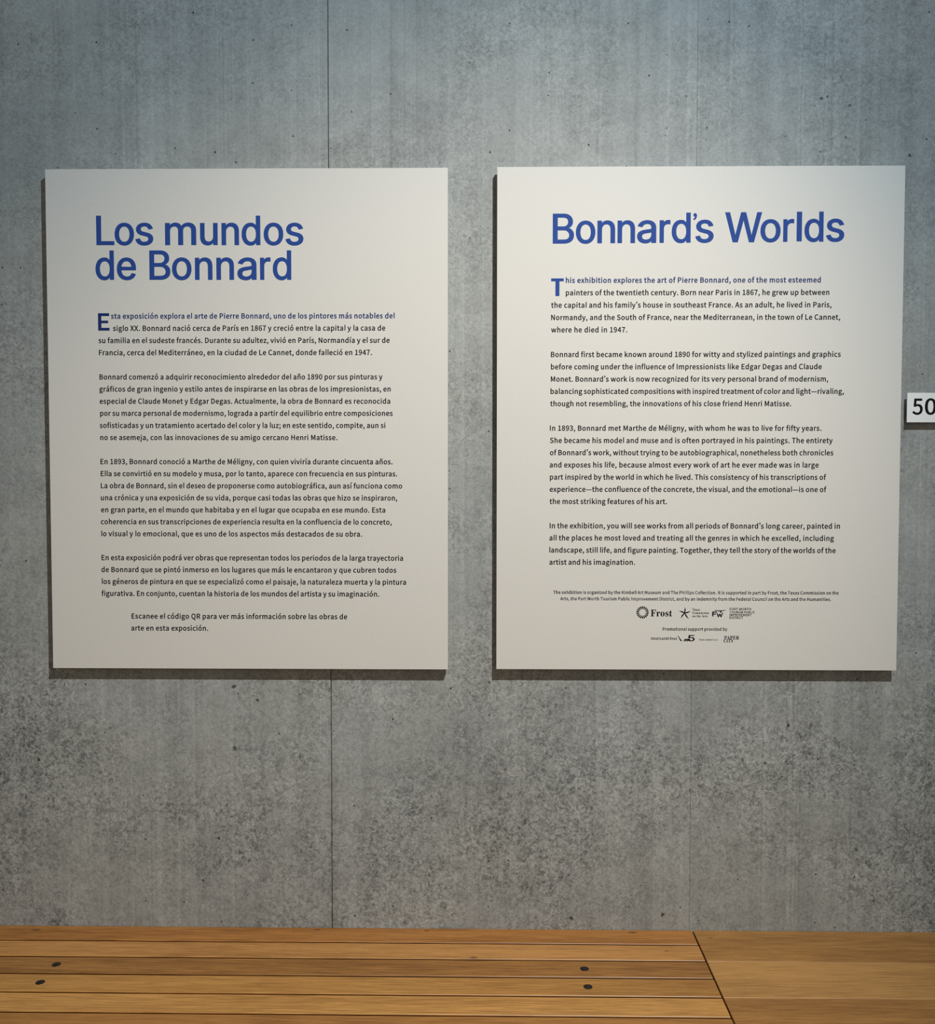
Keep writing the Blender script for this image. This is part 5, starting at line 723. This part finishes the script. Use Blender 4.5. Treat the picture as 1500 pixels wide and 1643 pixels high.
# sunburst ring with serif word
t = Print(INK_Y)
cx, cy = 371.7, -1119.4
for k in range(18):
    a = 2 * math.pi * k / 18 + .1
    P = []
    for r, da in ((8.2, -.07), (12.0, -.14), (15.6, -.135), (15.6, .11), (12.0, .09), (8.2, .06)):
        tw = (r - 8.6) * .018
        P.append((cx + r * math.cos(a + da + tw), cy + r * math.sin(a + da + tw)))
    t.poly([P])
t.line("Frost", 'serif', 392.4, 446.7, -1129.2, 17.6)
t.build('sponsor_logo', MAT_INK, rightp, 'ring of short rays beside a serif word')
# pinwheel star with three serif lines
t = Print(INK_Y)
cx, cy = 478.1, -1120.6
for (ex, ey) in ((0.9, 15.6), (16.2, 5.2), (11.6, -15.6), (-9.6, -14.9), (-14.6, 5.0)):
    L_ = math.hypot(ex, ey); ux, uy = ex / L_, ey / L_; nx, ny = -uy, ux
    def q(u, w): return (cx + ux * u * L_ + nx * w, cy + uy * u * L_ + ny * w)
    t.poly([[q(-.02, -1.0), q(.22, -1.6), q(.5, -2.6), q(.72, -1.5), q(1.0, 0), q(.55, .5), q(.3, 1.1), q(-.02, 1.0)]])
t.line("Texas", 'serif', 497.9, 516.9, -1114.8, 6.0)
t.line("Commission", 'serif', 497.9, 540.2, -1123.0, 6.0)
t.line("on the Arts", 'serif', 497.9, 536.8, -1131.1, 6.0)
t.build('sponsor_logo', MAT_INK, rightp, 'five-armed pinwheel star beside three small lines')
# longhorn monogram with four lines of capitals
t = Print(INK_Y)
hx = 556.5
def m(u, v): return (hx + u, -1118.0 + v)
t.poly([[m(-4, 6.2), m(-1, 4.9), m(5, 4.2), m(13, 4.2), m(22, 4.9), m(27, 6.0), m(25, 4.4), m(19, 3.0), m(15.5, 2.2), m(14.5, -1.5), m(12.0, -1.5), m(11.5, 2.0), m(4, 2.4), m(-1, 3.6)]])
t.poly([[m(-5, -12.0), m(-8.4, -10), m(-8.2, 1.4), m(3.6, 1.2), m(4.2, -1.4), m(-5.0, -1.2), m(-5.0, -3.6), m(1.6, -3.8), m(1.8, -6.2), m(-5.0, -6.0)]])
t.poly([[m(3.2, -3.2), m(6.0, -3.2), m(7.8, -9.0), m(10.2, -4.0), m(12.4, -4.0), m(14.4, -9.0), m(16.6, -1.4), m(19.4, -1.4), m(15.6, -13.0), m(13.0, -13.0), m(11.2, -8.0), m(8.4, -13.0), m(6.2, -13.0)]])
for txt, x1, yb, fnt in (("FORT WORTH", 646.3, -1113.0, 'bold'), ("TOURISM PUBLIC", 656.0, -1121.0, 'bold'), ("IMPROVEMENT", 647.7, -1128.1, 'bold'), ("DISTRICT", 626.0, -1135.2, 'bold')):
    t.line(txt, fnt, 592.3, x1, yb, 5.6)
t.build('sponsor_logo', MAT_INK, rightp, 'horned monogram beside four lines of capitals')
# airline word with slanted blade
t = Print(INK_Y)
t.line("AmericanAirlines", 'bold', 393.1, 459.4, -1189.2, 6.6)
t.poly([[(460.6, -1178.6), (463.6, -1180.2), (466.6, -1184.0), (467.2, -1186.0), (471.2, -1190.2), (472.2, -1192.6), (468.6, -1192.0), (466.4, -1189.0), (464.8, -1184.6), (462.6, -1181.4)]])
t.build('sponsor_logo', MAT_INK, rightp, 'bold word followed by a slanted blade')
# numeral five with fan
t = Print(INK_Y)
t.line("5", 'title', 487.6, 504.6, -1192.4, 15.2)
for k in range(3):
    bx = 479.0 + k * 4.4
    t.poly([[(bx - 3, -1192.8), (bx - 1.2, -1188.6), (bx + 1.6, -1186.4), (bx + 4.4, -1187.0), (bx + 5.6, -1190.0), (bx + 5.0, -1192.8), (bx + 3.4, -1192.8), (bx + 3.2, -1189.4), (bx + 1.4, -1189.0), (bx + .2, -1192.8)]])
t.line("TEXAS CONNECTS US", 'bold', 515.1, 562.9, -1190.6, 3.2)
t.build('sponsor_logo', MAT_INK, rightp, 'black numeral five with fan and tiny capitals')
# overlapping condensed serif capitals
t = Print(INK_Y)
t.line("PAPER", 'serif', 579.4, 617.3, -1187.9, 9.4)
t.line("CITY", 'serif', 578.2, 603.0, -1195.2, 8.0)
t.build('sponsor_logo', MAT_INK, rightp, 'two stacked lines of thin serif capitals')

# ------------------------------------------------------------------ number sign
SG = empty('number_sign', (1.0505, 0, EYE + .1587), 'small white wall sign with black number 50 beside the right-hand panel', 'sign')
obj('plate', bm_mesh(box_bm(0, .086, -.020, -.016, 0, .0742, .0004, 2), 'plate'), MAT_SIGN, SG)
obj('spacer', bm_mesh(box_bm(.018, .068, -.0159, -.0003, .016, .058, .0004, 2), 'spacer'), MAT_EDGE, SG)
t = Print(-.0203)
t.line("5", 'sign', 13.0, 39.2, 20.3, 38.8)
t.line("0", 'sign', 44.6, 73.2, 20.3, 38.8)
t.build('digits', MAT_INK, SG, 'black numerals')
